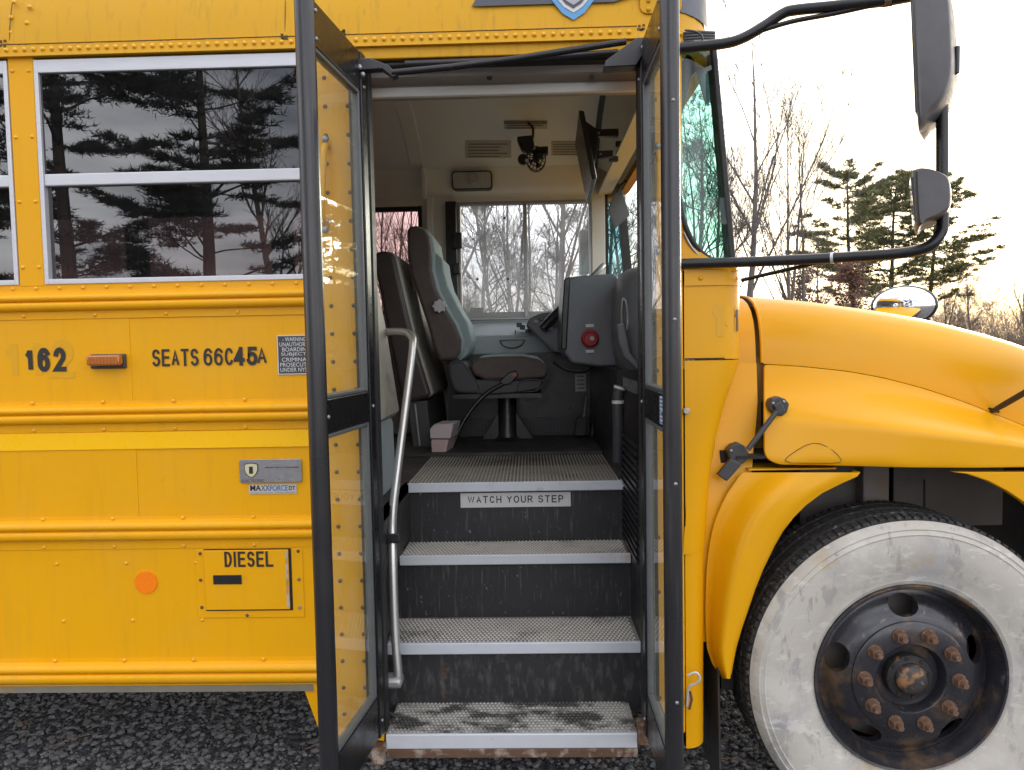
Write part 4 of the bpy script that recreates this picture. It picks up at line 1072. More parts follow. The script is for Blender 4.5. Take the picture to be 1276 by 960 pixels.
# --- hood latch
def fpt(px, py, lift=.0): return P(px, py, fy(px, py) - lift)
la = P(971, 508, .085); lc = P(912, 577, .065)
pl_ = [(958, 505), (962, 497.5), (971, 494.5), (979, 497.5), (984, 504), (981, 514), (974, 519.5), (966, 517), (959, 512)]
hl = B().prism([P(a, c, .10) for a, c in pl_], (0, .045, 0)).obj('hood_latch', 'dash_dark', BUS, bevel=.004)
B().prism([P(a, c, .085) for a, c in ((964, 505), (974, 500), (979, 512), (970, 519))], (0, .02, 0)).obj('anchor', 'dash_dark', hl, bevel=.004)
for px, py in ((963.5, 503), (976.5, 501)): B().dome(P(px, py, .099), .006, .005).obj('bolt', 'bolt', hl, 60)
B().tube([P(968, 513, .075), P(932, 560, .06)], .0085, 10).obj('strap', 'dash_dark', hl, 60)
B().prism([P(a, c, .085) for a, c in ((906, 562), (912, 555), (921, 552), (928, 556), (934, 565), (931, 574), (921, 582), (910, 575))], (0, .04, 0)).obj('catch', 'dash_dark', hl, bevel=.005)
B().prism([P(a, c, .055) for a, c in ((894, 592), (911, 572), (925, 579), (906, 600.5))], (0, .022, 0)).obj('handle', 'dash_dark', hl, bevel=.004)
B().dome(P(911, 562, .083), .006, .005).obj('bolt', 'bolt', hl, 60)

# --- wheel
WC = P(1134, 845, 0.0)
def wheel(cx, cy, cz, sgn=1):
    tp = [(.294, .006), (.300, -.004), (.312, -.010), (.318, -.010), (.345, -.022), (.375, -.031), (.405, -.035), (.435, -.036), (.458, -.033), (.462, -.035), (.466, -.032), (.474, -.028), (.478, -.030), (.482, -.026), (.492, -.014), (.499, -.003)]
    sw = B().lathe([(r, a * sgn) for r, a in tp], (cx, cy, cz), 96).obj('wheel', 'sidewall', BUS, 25)
    tr = [(.499, -.003), (.502, .006), (.506, .02), (.508, .045), (.500, .048), (.500, .056), (.511, .06), (.512, .105), (.502, .108), (.502, .118), (.512, .121), (.512, .165), (.502, .168), (.502, .178), (.511, .181), (.508, .22), (.495, .245), (.40, .28), (.29, .25)]
    B().lathe([(r, a * sgn) for r, a in tr], (cx, cy, cz), 96).obj('tread', 'tread_rubber', sw, 30)
    lug = B()
    for k in range(120):
        a = 2 * math.pi * k / 120; ca, sa = math.cos(a), math.sin(a); cb, sb_ = math.cos(a + .034), math.sin(a + .034)
        def pt(r, yy, c_, s_): return (cx + r * c_, cy + yy * sgn, cz + r * s_)
        lug.hexa([pt(.495, .000, ca, sa), pt(.495, .0, cb, sb_), pt(.495, .045, cb, sb_), pt(.495, .045, ca, sa)], [pt(.509, .006, ca, sa), pt(.509, .006, cb, sb_), pt(.512, .045, cb, sb_), pt(.512, .045, ca, sa)])
        for y0_, y1_, sh in ((.06, .105, .02), (.121, .165, -.01), (.181, .225, .03)):
            a2 = a + sh; ca2, sa2, cb2, sb2 = math.cos(a2), math.sin(a2), math.cos(a2 + .038), math.sin(a2 + .038)
            lug.hexa([pt(.50, y0_, ca2, sa2), pt(.50, y0_, cb2, sb2), pt(.50, y1_, cb2, sb2), pt(.50, y1_, ca2, sa2)], [pt(.5125, y0_, ca2, sa2), pt(.5125, y0_, cb2, sb2), pt(.5125, y1_, cb2, sb2), pt(.5125, y1_, ca2, sa2)])
    stuff(lug.obj('tread_blocks', 'tread_rubber', sw))
    rp = [(.297, .004), (.299, -.010), (.295, -.016), (.289, -.014), (.286, -.004), (.280, .008), (.274, .020), (.269, .034), (.266, .046)]
    B().lathe([(r, a * sgn) for r, a in rp], (cx, cy, cz), 96).obj('rim', 'rim', sw, 40)
    dp_ = [(.268, .048), (.258, .046), (.248, .040), (.236, .029), (.220, .017), (.204, .008), (.190, .003), (.182, .001), (.181, -.005), (.176, -.008), (.110, -.008), (.106, -.003), (.104, .022), (.10, .028), (.064, .030), (.03, .030), (.03, .050), (.10, .050), (.17, .02), (.2, .03), (.24, .06), (.262, .07)]
    dsk = B().lathe([(r, a * sgn) for r, a in dp_ + dp_[:1]], (cx, cy, cz), 96).obj('disc', 'rim', sw, 35)
    cut = B()
    for k in range(5):
        a = R(93 + 72 * k); rr = .224
        c = Vector((cx + rr * math.cos(a), cy, cz + rr * math.sin(a))); u = Vector((-math.sin(a), 0, math.cos(a))); v = Vector((math.cos(a), 0, math.sin(a)))
        n_ = 20; ra = [c + u * .046 * math.cos(2 * math.pi * i / n_) + v * .031 * math.sin(2 * math.pi * i / n_) + Vector((0, -.05 * sgn, 0)) for i in range(n_)]
        cut.prism(ra, (0, .25 * sgn, 0))
    co = cut.obj('cutter', 'dark', None)
    md = dsk.modifiers.new('b', 'BOOLEAN'); md.object = co; md.operation = 'DIFFERENCE'; md.solver = 'EXACT'
    dg = bpy.context.evaluated_depsgraph_get(); me = bpy.data.meshes.new_from_object(dsk.evaluated_get(dg))
    dsk.modifiers.clear(); dsk.data = me; me.set_sharp_from_angle(angle=R(35)); bpy.data.objects.remove(co)
    B().lathe([(.262, .13 * sgn), (.05, .13 * sgn)], (cx, cy, cz), 40).obj('drum', MT['liner_rust'], sw)
    hp_ = [(.073, .045), (.073, .008), (.070, .002), (.052, .000), (.049, -.001)]
    B().lathe([(r, a * sgn) for r, a in [(.047, .0), (.0465, -.012), (.043, -.020), (.034, -.026), (.020, -.029), (.001, -.030)]], (cx, cy, cz), 40).obj('hub_cap', 'hub_rust', sw, 50)
    B().lathe([(r, a * sgn) for r, a in hp_], (cx, cy, cz), 40).obj('hub', 'hub', sw, 40)
    fb = B()
    for k in range(8):
        a = R(10 + 45 * k); fb.cyl((cx + .061 * math.cos(a), cy + .006 * sgn, cz + .061 * math.sin(a)), .006, .008, (0, -sgn, 0), 6)
    stuff(fb.obj('hub_screws', 'hub', sw))
    nut = None
    for k in range(10):
        a = R(70 + 36 * k); x, z = cx + .1455 * math.cos(a), cz + .1455 * math.sin(a)
        nb = B(); nb.cyl((x, cy - .006 * sgn, z), .0225, .006, (0, -sgn, 0), 14); nb.cyl((x, cy - .012 * sgn, z), .0195, .020, (0, -sgn, 0), 6, .0175); nb.cyl((x, cy - .032 * sgn, z), .0105, .017, (0, -sgn, 0), 10, .009)
        nb.obj('lug_nut', 'nut', sw, 30)
    return sw
wheel(WC.x, WC.y, WC.z, 1); wheel(WC.x, W2, WC.z, -1); wheel(-5.1, .03, WC.z, 1); wheel(-5.1, W2 - .03, WC.z, -1)

# --- windshield
def cg(px, py): return P(px, py, .004 + .055 * max(0, (px - 852) / 55) ** 1.6)
ol = [(845, 60), (866, 60), (884, 61), (890, 115), (897, 190), (904, 262), (910.5, 327), (898, 326.5), (886, 323), (875, 316), (864, 303), (856, 287), (850, 268), (846, 245)]
rows = []
for i in range(13):
    py = lerp(60, 326, i / 12); l_ = interp([(60, 845), (245, 846), (268, 850), (287, 856), (303, 864), (316, 875), (323, 886), (327, 900)], py); r_ = interp([(61, 884), (115, 890), (190, 897), (262, 904), (327, 910.5)], py)
    rows.append([cg(lerp(l_, r_, k / 6), py) for k in range(7)])
ws = B().grid(rows).obj('corner_window', 'glass_shield', BUS, 60)
B().tube(smooth_path([cg(a, c) for a, c in ol[6:]], 3), .0085, 8).obj('gasket', 'rubber', ws, 60)
B().tube(smooth_path([cg(a, c) + Vector((0, -.002, 0)) for a, c in [(912, 329.5), (898, 330.5), (884, 327.5), (872, 320), (860, 306), (852, 290)]], 3), .004, 6).obj('gasket', 'alum_dull', ws, 60)
B().prism([P(a, c, .008) for a, c in ((846, 240), (850, 268), (856, 287), (864, 303), (875, 316), (886, 323), (898, 327), (916, 328), (918, 338.5), (846, 338.5))], (0, .02, 0)).obj('corner_panel', 'paint_front', BUS)
a0, a1, c0, c1 = P(885.5, 57, .06), P(893.5, 57, .06), P(909.5, 333, .06), P(918.5, 333, .06)
B().hexa([a0, a1, a1 + Vector((0, .06, 0)), a0 + Vector((0, .06, 0))], [c0, c1, c1 + Vector((0, .06, 0)), c0 + Vector((0, .06, 0))]).obj('windshield_post', 'rubber', BUS, bevel=.006)
th = B()
for k in range(5):
    th.tube([P(852, 42 + k * 3.6, .012), P(874, 40.5 + k * 3.6, .02), P(890, 41 + k * 3.6, .06)], .0052, 6)
stuff(th.obj('header_weatherstrip', 'dash_dark', BUS, 60))
B().tube(smooth_path([P(853, 38, -.01), P(864, 39, -.014), P(873, 43, -.018), P(876, 50, -.018)], 4), .003, 6).obj('cable', 'black', BUS, 60)
B().box(.36, .56, .012, .06, P(860, 62, .02).z, zd + .002).obj('corner_header', 'header', BUS)
xb_, xt_ = c1.x - .01, a1.x - .01
wz_ = (zt + .004, zd)
B().grid([[(xb_, .12, wz_[0]), (xb_ + .03, W2 / 2, wz_[0]), (xb_, W2 - .12, wz_[0])], [(xt_, .12, wz_[1]), (xt_ + .03, W2 / 2, wz_[1]), (xt_, W2 - .12, wz_[1])]]).obj('windshield', 'glass_front', BUS)
# far corner window and post
B().hexa([(xt_ - .03, 2.24, wz_[1]), (xt_ + .02, 2.24, wz_[1]), (xt_ + .02, 2.30, wz_[1]), (xt_ - .03, 2.30, wz_[1])], [(xb_ - .03, 2.24, wz_[0]), (xb_ + .02, 2.24, wz_[0]), (xb_ + .02, 2.30, wz_[0]), (xb_ - .03, 2.30, wz_[0])]).obj('windshield_post', 'rubber', BUS)
B().prism([(apx + .018, 2.31, wz_[0]), (xb_ - .03, 2.29, wz_[0]), (xt_ - .03, 2.29, wz_[1]), (apx + .018, 2.31, wz_[1])], (0, .004, 0)).obj('corner_window', glass('far_corner_glass', (.55, .80, .82), ior=1.45), BUS)
B().box(xt_ - .14, xt_ - .06, .02, W2 - .05, dwz1 + .04, zd + .02).obj('front_header_rail', 'cream', BUS)
B().box(.40, .72, 1.6, 2.30, 1.2, dwz0 - .03).obj('dash_top', 'dash', BUS, bevel=.02)
B().prism([P(a, c, .22) for a, c in ((840, 58), (889, 58), (893, 117), (880, 131), (868, 88), (861, 96), (848, 150), (840, 150))], (.0, .01, 0)).obj('sun_visor', 'visor', BUS)

# --- mirrors
def arm(pts, r, name='mirror_arm', mat='black_frame', n=12): return B().tube(smooth_path([P(*p) for p in pts], 6), r, n).obj(name, mat, BUS, 60)
arm([(846, 60.5, -.01), (876, 57.5, -.02), (905, 54, -.03), (925, 48, -.04), (950, 34, -.05), (974, 18, -.06), (990, 13, -.07), (1040, 8, -.10), (1110, 0, -.16), (1165, -14, -.2), (1173, -40, -.2)], .0155)
arm([(938, 42, -.045), (985, 27.5, -.07), (1040, 17, -.10), (1095, 5, -.15)], .007)
B().tube([P(1100, 1.5, -.15), P(1112, -.5, -.162)], .017, 12).obj('clamp', 'rust', BUS)
arm([(846, 329, -.012), (900, 327.5, -.03), (960, 325.5, -.06), (1040, 321.5, -.11), (1110, 317, -.16), (1140, 313, -.185), (1160, 305.5, -.2), (1172, 291, -.2), (1174.5, 275, -.2), (1174, 215, -.2), (1174, 150, -.2), (1173, 80, -.2), (1173, 0, -.2), (1173, -45, -.2)], .0155)
for px in (1037, 1047): B().tube([P(px - 1.8, 321.8, -.108), P(px + 1.8, 321.5, -.112)], .0168, 14).obj('band', 'alum', BUS, 60)
arm([(924, 349.5, .03), (960, 341, -.02), (1010, 329.5, -.08), (1034, 323, -.105)], .006)
def head(outl, y0, off, lens, name):
    pts = smooth_path([P(a, c, y0) for a, c in outl] + [P(*outl[0], y0)], 3)[:-1]
    cen = sum((p for p in pts), Vector()) / len(pts); off = Vector(off); rows = []
    for s_, t_ in ((.80, -.02), (.90, .02), (.965, .10), (1.0, .28), (1.0, .75), (.97, .92), (.85, 1.0)):
        rows.append([Vector((lerp(cen.x + .02, p.x, s_), p.y, lerp(cen.z, p.z, .5 + .5 * s_))) + off * t_ for p in pts])
    bb = B(); n = len(pts); bb.grid(rows, True); bb.f.append(tuple(range(n))); bb.f.append(tuple(len(bb.v) - n + k for k in range(n)))
    o = bb.obj(name, 'mirror_shell', BUS, 40)
    lo = [P(a, c, y0) for a, c in lens]
    B().prism([p + off * .1 for p in lo], off * .8).obj('mirror_lens', 'mirror_glass', o)
    return o
m1 = head([(1131, -70), (1152, -64), (1172, -50), (1182, -10), (1186, 40), (1187, 84), (1181, 112), (1170, 130), (1157, 143), (1145, 157), (1141, 150), (1136, 60), (1133, 0)], -.28, (.105, .15, 0), [(1131.6, -40), (1134.5, -40), (1141, 138), (1139, 138)], 'side_mirror')
m2 = head([(1137, 211), (1143, 207.5), (1158, 208.5), (1174, 214), (1184, 222), (1187, 245), (1183, 260), (1167, 270), (1150, 277), (1145, 283), (1141, 276), (1138.5, 240)], -.28, (.085, .17, 0), [(1134.5, 219), (1138, 219), (1143, 275), (1140, 275)], 'side_mirror')
tbm = B(); tbm.box(P(1186, 85, -.2).x, P(1191.5, 85, -.2).x, -.22, -.18, P(1190, 95, -.2).z, P(1190, 60, -.2).z); tbm.obj('mirror_pad', 'mirror_shell', m1, bevel=.004)
def oval_mirror(c, n, a, b_, dep):
    n = n.normalized(); u = Vector((0, 0, 1)).cross(n).normalized(); v = n.cross(u)
    rows = []
    for i in range(1, 9):
        th_ = R(90 * i / 8 * .98); rows.append([c + u * a * math.sin(th_) * math.cos(2 * math.pi * k / 40) + v * b_ * math.sin(th_) * math.sin(2 * math.pi * k / 40) + n * dep * math.cos(th_) for k in range(40)])
    bb = B(); bb.v.append(tuple(c + n * dep)); bb.grid(rows, True); bb.f += [(0, 1 + k, 1 + (k + 1) % 40) for k in range(40)]
    o = bb.obj('crossview_mirror', 'mirror_glass', BUS, 60)
    rows = []
    for sc_, dd in ((1.0, .012), (1.05, .0), (1.05, -.015), (.8, -.05), (.3, -.06)):
        rows.append([c + u * a * sc_ * math.cos(2 * math.pi * k / 40) + v * b_ * sc_ * math.sin(2 * math.pi * k / 40) + n * dd for k in range(40)])
    B().grid(rows, True).obj('mirror_rim', 'black', o, 50)
    return o
c = P(1126, 381, 1.75); oval_mirror(c, Vector((-.55, -.83, .05)), .155, .105, .06)
B().tube([c + Vector((.05, .03, -.03)), c + Vector((.10, .02, -.25)), c + Vector((.1, 0, -.45))], .012, 8).obj('mirror_arm', 'black', BUS)
e = fpt(1238, 512)
B().tube([e + Vector((-.005, .002, -.003)), P(1250, 505, e.y - .03), P(1276, 490, e.y - .10), P(1330, 455, e.y - .2), P(1370, 420, e.y - .2)], [.007, .010, .010, .010, .010], 10).obj('mirror_arm', 'black', BUS, 60)
B().prism([fpt(1233, 508, .003), fpt(1244, 511, .003), fpt(1247, 514, .003), fpt(1238, 513.5, .003)], (0, .012, -.004)).obj('arm_foot', 'black', BUS)

oval_mirror(P(1372, 418, e.y - .22), Vector((-.8, .5, .0)), .155, .105, .06)
# ------------------------------------------------------------------ cab interior
# side console under the driver's window and the black panel below it
z0, z1 = P(640, 418, 1.9).z, P(640, 401, 2.28).z
xa, xb = P(556, 410, 1.9).x, P(690, 410, 1.9).x
B().hexa([(xa, 1.9, z0 - .11), (xb, 1.9, z0 - .11), (xb, 2.28, z0 - .11), (xa, 2.28, z0 - .11)], [(xa, 1.9, z0), (xb, 1.9, z0), (xb, 2.285, z1), (xa, 2.285, z1)]).obj('side_console', 'dash_light', BUS, bevel=.01)
B().box(xa, .45, 1.905, 2.28, FLOOR, z0 - .10).obj('kick_panel', 'black', BUS)
a, c = P(623, 424, 1.893), P(654, 434, 1.893)
B().tube(smooth_path([P(623, 424, 1.893), P(627, 431, 1.89), P(638, 434, 1.89), P(649, 431, 1.89), P(654, 424, 1.893)], 4), .004, 6).obj('console_handle', 'dash_dark', BUS, 60)
B().box(a.x, c.x, 1.896, 1.902, P(640, 425, 1.9).z, P(640, 423.4, 1.9).z).obj('console_slot', 'black', BUS)
B().box(P(634, 0, 1.9).x, P(635, 0, 1.9).x, 1.92, 2.25, z0 + .006, z0 + .03).obj('console_seam', 'dash_dark', BUS)
for px, py in ((647, 405), (651, 408), (658, 413), (661, 412)):
    q = P(px, py, 1.98); B().box(q.x - .016, q.x + .016, 1.96, 2.0, q.z - .014, q.z + .012).obj('switch', 'black', BUS, bevel=.004)
# instrument pod with switches
pod = [P(a, c, 1.62) for a, c in ((655, 405), (660, 397), (672, 391), (706, 385), (708, 440), (690, 440), (667, 417))]
po = B().prism(pod, (0, .40, 0)).obj('instrument_pod', 'dash', BUS, bevel=.012)
for i, (px, py) in enumerate(((668, 401), (675, 398), (683, 396), (676, 406), (684, 404), (691, 401), (686, 410), (693, 407))):
    q = P(px, py, 1.615); B().box(q.x - .012, q.x + .012, 1.608, 1.63, q.z - .008, q.z + .008).obj('switch', 'dash_light' if i % 3 == 0 else 'black', po, bevel=.002)
# steering wheel
sc_ = P(714.5, 370, 1.78); u = Vector((.705, 0, .709)); v = Vector((0, 1, 0)); rr = .235
sw_ = B().tube([sc_ + u * rr * math.cos(2 * math.pi * k / 40) + v * rr * math.sin(2 * math.pi * k / 40) for k in range(41)], .015, 8, False).obj('steering_wheel', M('grey_steering_rim', (.10, .10, .105), .4), BUS, 60)
for k in (30, 150, 270): B().tube([sc_, sc_ + u * rr * math.cos(R(k)) + v * rr * math.sin(R(k))], .013, 8).obj('spoke', 'black', sw_, 60)
B().tube([sc_, sc_ + Vector((.25, 0, -.28))], .035, 12).obj('steering_column', 'black', sw_, 60)
B().tube([P(676, 410, 1.55), P(688, 397, 1.56), P(702, 383, 1.58)], .026, 10).obj('stalk_shroud', 'black', sw_, 60)
# grey side of the dash with the red knob
dsh = [P(a, c, 1.1) for a, c in ((706, 346), (720, 344), (764, 341), (770, 343), (770, 457), (748, 457), (712, 453), (701, 436))]
do = B().prism(dsh, (0, .42, 0)).obj('dash_end', 'dash', BUS, bevel=.012)
B().prism([P(a, c, 1.085) for a, c in ((703, 348), (711, 344.5), (709, 380), (706, 437), (699, 435), (700, 395))], (0, .44, 0)).obj('dash_bezel', 'black', BUS, bevel=.006)
q = P(735, 422, 1.09)
kn = B().cyl(q, .041, .014, n=28).obj('warning_knob', 'red', BUS, bevel=.004)
B().tube([q + Vector((.031 * math.cos(2 * math.pi * k / 24), -.016, .031 * math.sin(2 * math.pi * k / 24))) for k in range(25)], .006, 8, False).obj('ring', 'red', kn, 60)
B().cyl(q + Vector((.008, -.014, 0)), .010, .014, n=14).obj('key', 'bolt', kn)
for y0_, y1_ in ((408, 404), (440, 436)):
    a, c = P(730, y0_, 1.094), P(740, y1_, 1.094); B().box(a.x, c.x, 1.094, 1.097, a.z, c.z).obj('sticker', 'white_letter', BUS)
# rounded near end of the dash
rows = []
for py, l_ in ((333, 792), (336, 782), (341, 774), (350, 767), (370, 763), (400, 761), (430, 763), (450, 767), (465, 772), (478, 779), (486, 790)):
    a = P(l_, py, .95); rows.append([a + Vector((.02, .15, 0)), a, P(l_ + 5, py, .80), P(l_ + 14, py, .70), P(max(l_ + 30, 806), py, .62), P(max(l_ + 40, 840), py, .60)])
B().grid(rows).obj('dash_corner', 'dash', BUS, 60)
sl = [P(776, 372, .69), P(780, 376, .68), P(782, 390, .68), P(782, 405, .68), P(779, 417, .69), P(775.5, 410, .69), P(774.5, 395, .69), P(775, 380, .69), P(776, 372, .69)]
B().tube(smooth_path(sl, 3), .005, 6).obj('vent_trim', 'alum_dull', BUS, 60)
B().prism([P(a, c, .63) for a, c in ((769, 404), (778, 402), (786, 440), (796, 452), (796, 462), (778, 445), (771, 425))], (0, .05, 0)).obj('dash_fold', M('fold_dash_plastic', (.15, .16, .175), .5, var=.05), BUS, bevel=.008)  # nearly the same grey as the rest of the dash
B().prism([P(a, c, .62) for a, c in ((773, 466), (797, 474), (797, 496), (774, 486))], (0, .2, 0)).obj('dash_lip', 'dash', BUS, bevel=.008)
B().box(SW1 - .02, .62, .62, 1.9, FLOOR, 1.45).obj('dash_base', 'black', BUS)
B().tube(smooth_path([P(773, 481, .60), P(770, 495, .60), P(770, 530, .60), P(770, 575, .62)], 5), .022, 12).obj('hose', 'dash_dark', BUS, 60)
for p0, p1 in ((482, 485), (499, 503)): B().tube([P(772.5 if p0 < 490 else 770, p0, .598), P(771.5 if p0 < 490 else 770, p1, .598)], .0235, 12).obj('hose_band', 'white_letter', BUS)
# labels on the black panel
for (a, c, n_) in (((717, 488), (730, 466), 4), ((735, 497), (749, 480.5), 3)):
    p, q = P(a[0], a[1], 1.90), P(c[0], c[1], 1.90); so = B().box(p.x, q.x, 1.899, 1.903, p.z, q.z).obj('sticker', 'deco_white', BUS)
    tb = B()
    for k in range(n_):
        zc = lerp(q.z, p.z, (k + .6) / (n_ + .4)); tb.box(lerp(p.x, q.x, .15), lerp(p.x, q.x, .85), 1.8975, 1.899, zc - .004, zc + .004)
    stuff(tb.obj('print', 'print_grey', so))
# floor-level grille
p, q = P(586, 546, 1.90), P(735, 520, 1.90); gb = B()
for k in range(36): x = lerp(p.x, q.x, k / 35); gb.box(x, x + .004, 1.892, 1.9, p.z, q.z)
for k in range(9): z = lerp(p.z, q.z, k / 8); gb.box(p.x, q.x, 1.893, 1.899, z, z + .003)
stuff(gb.obj('floor_grille', 'dash_dark', BUS))
B().box(P(735, 530, 1.88).x, P(770, 530, 1.88).x, 1.75, 1.9, FLOOR + .022, P(750, 517, 1.88).z).obj('pedal_box', 'dash_dark', BUS, bevel=.01)
# sun visor and post details on the far side
B().prism([P(a, c, 1.95) for a, c in ((757, 262), (768, 236), (774, 234), (785, 268), (767, 285))], (0, .015, 0)).obj('sun_visor', 'visor', BUS, bevel=.003)
B().tube([P(766, 240, 1.98), P(772, 234, 1.9), P(780, 225, 1.9)], .01, 8).obj('visor_arm', 'black', BUS, 60)
q = [P(722, 285, 2.5), P(735, 342, 2.5)]
B().box(q[0].x, q[1].x, 2.50, 2.62, q[1].z, q[0].z).obj('side_mirror', 'mirror_shell', BUS, bevel=.02)
B().tube([P(735, 300, 2.5), P(748, 300, 2.45)], .012, 8).obj('mirror_arm', 'black', BUS)
# rear-view mirror on its bracket
im = thing('interior_mirror', 'wide black rear view mirror hung edge-on above the dashboard', 'mirror', P(735, 185, 1.2))
B().hexa([P(721, 137, 1.05), P(728, 138, 1.05), P(744, 222, 1.05), P(738, 225, 1.05)], [P(721, 140, 1.05) + Vector((.015, .5, 0)), P(728, 141, 1.05) + Vector((.015, .5, 0)), P(744, 222, 1.05) + Vector((.015, .5, 0)), P(738, 225, 1.05) + Vector((.015, .5, 0))]).obj('mirror_body', 'black', im, bevel=.006)
B().prism([P(a, c, 1.2) for a, c in ((730, 151), (744, 161), (771, 160), (771, 170), (746, 170), (742, 200), (738, 210))], (0, .03, 0)).obj('bracket', 'black', im, bevel=.003)
B().prism([P(a, c, 1.2) for a, c in ((743, 188), (764, 187), (764, 195), (745, 198))], (0, .03, 0)).obj('bracket', 'black', im, bevel=.003)
for px, py in ((746, 166), (748, 192)): B().dome(P(px, py, 1.198), .006, .005).obj('bolt', 'bolt', im, 60)
for px, py in ((773, 180), (765, 199)): B().box(P(px - 6, py, 1.3).x, P(px + 5, py, 1.3).x, 1.28, 1.31, P(px, py + 3, 1.3).z, P(px, py - 3, 1.3).z).obj('clip', 'dash_dark', im, bevel=.003)
# little fan under the ceiling
fn = thing('dash_fan', 'small black cage fan clamped under the ceiling above the driver', 'fan', P(664, 180, 1.95))
for px, py in ((646.5, 144), (656, 145)): B().cyl(P(px, py, 1.86), .017, .02, (0, 0, -1), 16).obj('base', 'black', fn)
B().tube(smooth_path([P(656, 146, 1.86), P(659, 154, 1.86), P(664, 160, 1.86), P(664, 172, 1.86)], 4), .007, 8).obj('arm', 'black', fn, 60)
B().prism([P(a, c, 1.84) for a, c in ((644, 170), (664, 168), (666, 182), (660, 191), (650, 187), (645, 176))], (0, .06, 0)).obj('motor', 'black', fn, bevel=.008)
B().prism([P(a, c, 1.84) for a, c in ((668, 183), (683, 182), (683, 192), (668, 192))], (0, .05, 0)).obj('switch_box', 'black', fn, bevel=.005)
cc = P(668, 197, 1.84); cg_ = B()
for rr_, yy in ((.066, .01), (.066, .045), (.045, -.004), (.022, -.01)): cg_.tube([cc + Vector((rr_ * .8 * math.cos(2 * math.pi * k / 24), yy, rr_ * math.sin(2 * math.pi * k / 24))) for k in range(25)], .003, 6, False)
for k in range(16):
    a = 2 * math.pi * k / 16; cg_.tube([cc + Vector((.012 * math.cos(a), -.012, .012 * math.sin(a))), cc + Vector((.04 * math.cos(a), -.006, .05 * math.sin(a))), cc + Vector((.053 * math.cos(a), .01, .066 * math.sin(a))), cc + Vector((.053 * math.cos(a), .045, .066 * math.sin(a)))], .0022, 5, False)
stuff(cg_.obj('cage', 'black', fn))
B().cyl(cc + Vector((0, .04, 0)), .02, .035, n=14).obj('hub', 'dash_dark', fn)
for k in range(4):
    a = R(90 * k + 20); B().prism([cc + Vector((.01 * math.cos(a), .02, .01 * math.sin(a))), cc + Vector((.045 * math.cos(a - .4), .03, .055 * math.sin(a - .4))), cc + Vector((.045 * math.cos(a + .4), .012, .055 * math.sin(a + .4)))], (0, .003, 0)).obj('blade', 'black', fn)
cc2 = P(652, 200, 1.84); B().cyl(cc2, .030, .03, n=18).obj('lamp_cup', 'black', fn, bevel=.005); B().cyl(cc2 + Vector((.02, -.031, -.01)), .010, .004, n=12).obj('lamp_lens', 'alum', fn)

# ------------------------------------------------------------------ seats
ds = thing('driver_seat', 'driver seat with brown sides and grey teal cushion on a pedestal', 'seat', (P(632, 550, 1.75).x, 1.75, FLOOR + .022))
Y0, Y1 = 1.53, 1.98
bo = [(509, 286), (513, 282), (521, 281), (531, 286), (537, 295), (540, 312), (540, 336), (546, 360), (558, 385), (570, 405), (577, 424), (576, 440), (570, 449), (550, 450), (542, 432), (535, 405), (525, 375), (515, 345), (510, 320)]
B().prism([P(a, c, Y0 + .0) + Vector((.004, .025, 0)) for a, c in bo], (0, Y1 - Y0 - .05, 0)).obj('backrest', 'cloth_teal', ds, bevel=.02, seg=3)
B().prism([P(a, c, Y0) + Vector((-.010, 0, 0)) for a, c in bo], (0, .045, 0)).obj('side_panel', 'cloth_brown', ds, bevel=.018, seg=3)
B().prism([P(a, c, Y0) + Vector((-.010, Y1 - Y0 - .045, 0)) for a, c in bo], (0, .045, 0)).obj('side_panel', 'cloth_brown', ds, bevel=.018, seg=3)
fo_ = [(540, 312), (551, 322), (553, 338), (558, 357), (571, 383), (583, 403), (588, 425), (584, 440), (574, 450), (570, 449), (576, 440), (577, 424), (570, 405), (558, 385), (546, 360), (540, 336)]
B().prism([P(a, c, Y0 + .05) + Vector((0, .0, 0)) for a, c in fo_], (0, Y1 - Y0 - .1, 0)).obj('lumbar_pad', 'cloth_teal', ds, bevel=.012, seg=3)
co_ = [(586, 458), (588, 450), (597, 446), (615, 444.5), (650, 444), (672, 448), (682, 456), (683, 466), (678, 472), (650, 474), (605, 474), (590, 468)]
cu_ = B().prism([P(a, c, Y0) for a, c in co_], (0, Y1 - Y0, 0)).obj('seat_cushion', 'cloth_brown', ds, bevel=.025, seg=3)
B().prism([P(a, c, Y0 + .04) for a, c in ((592, 450), (600, 444), (618, 441.5), (650, 441), (670, 445), (680, 453))], (0, Y1 - Y0 - .08, 0)).obj('seat_top', 'cloth_teal', ds, bevel=.01, seg=3)
B().prism([P(a, c, Y0 - .01) for a, c in ((557, 455), (563, 449), (574, 449), (582, 454), (593, 473), (677, 474), (674, 486), (640, 491), (608, 493), (568, 490), (560, 474))], (0, Y1 - Y0 + .02, 0)).obj('seat_shell', 'dash_dark', ds, bevel=.012, seg=3)
pi_ = [P(a, c, Y0 - .012) for a, c in ((561, 458), (566, 453), (576, 452), (581, 458), (597, 486), (572, 487), (564, 478), (561, 458))]
B().tube(smooth_path(pi_, 3), .004, 6).obj('shell_rib', 'dash_dark', ds, 60)
B().tube(smooth_path([P(a, c, Y0 - .012) for a, c in ((644, 488), (650, 475), (676, 474), (676, 480), (668, 487), (648, 489))], 3), .004, 6).obj('height_lever', 'black', ds, 60)
B().box(P(565, 493, Y0).x, P(675, 493, Y0).x, Y0, Y1, P(620, 496.5, Y0).z, P(620, 491, Y0).z).obj('seat_base_plate', 'black', ds)
pc = P(633, 550, 1.75)
B().lathe([], (0, 0, 0)) if False else None
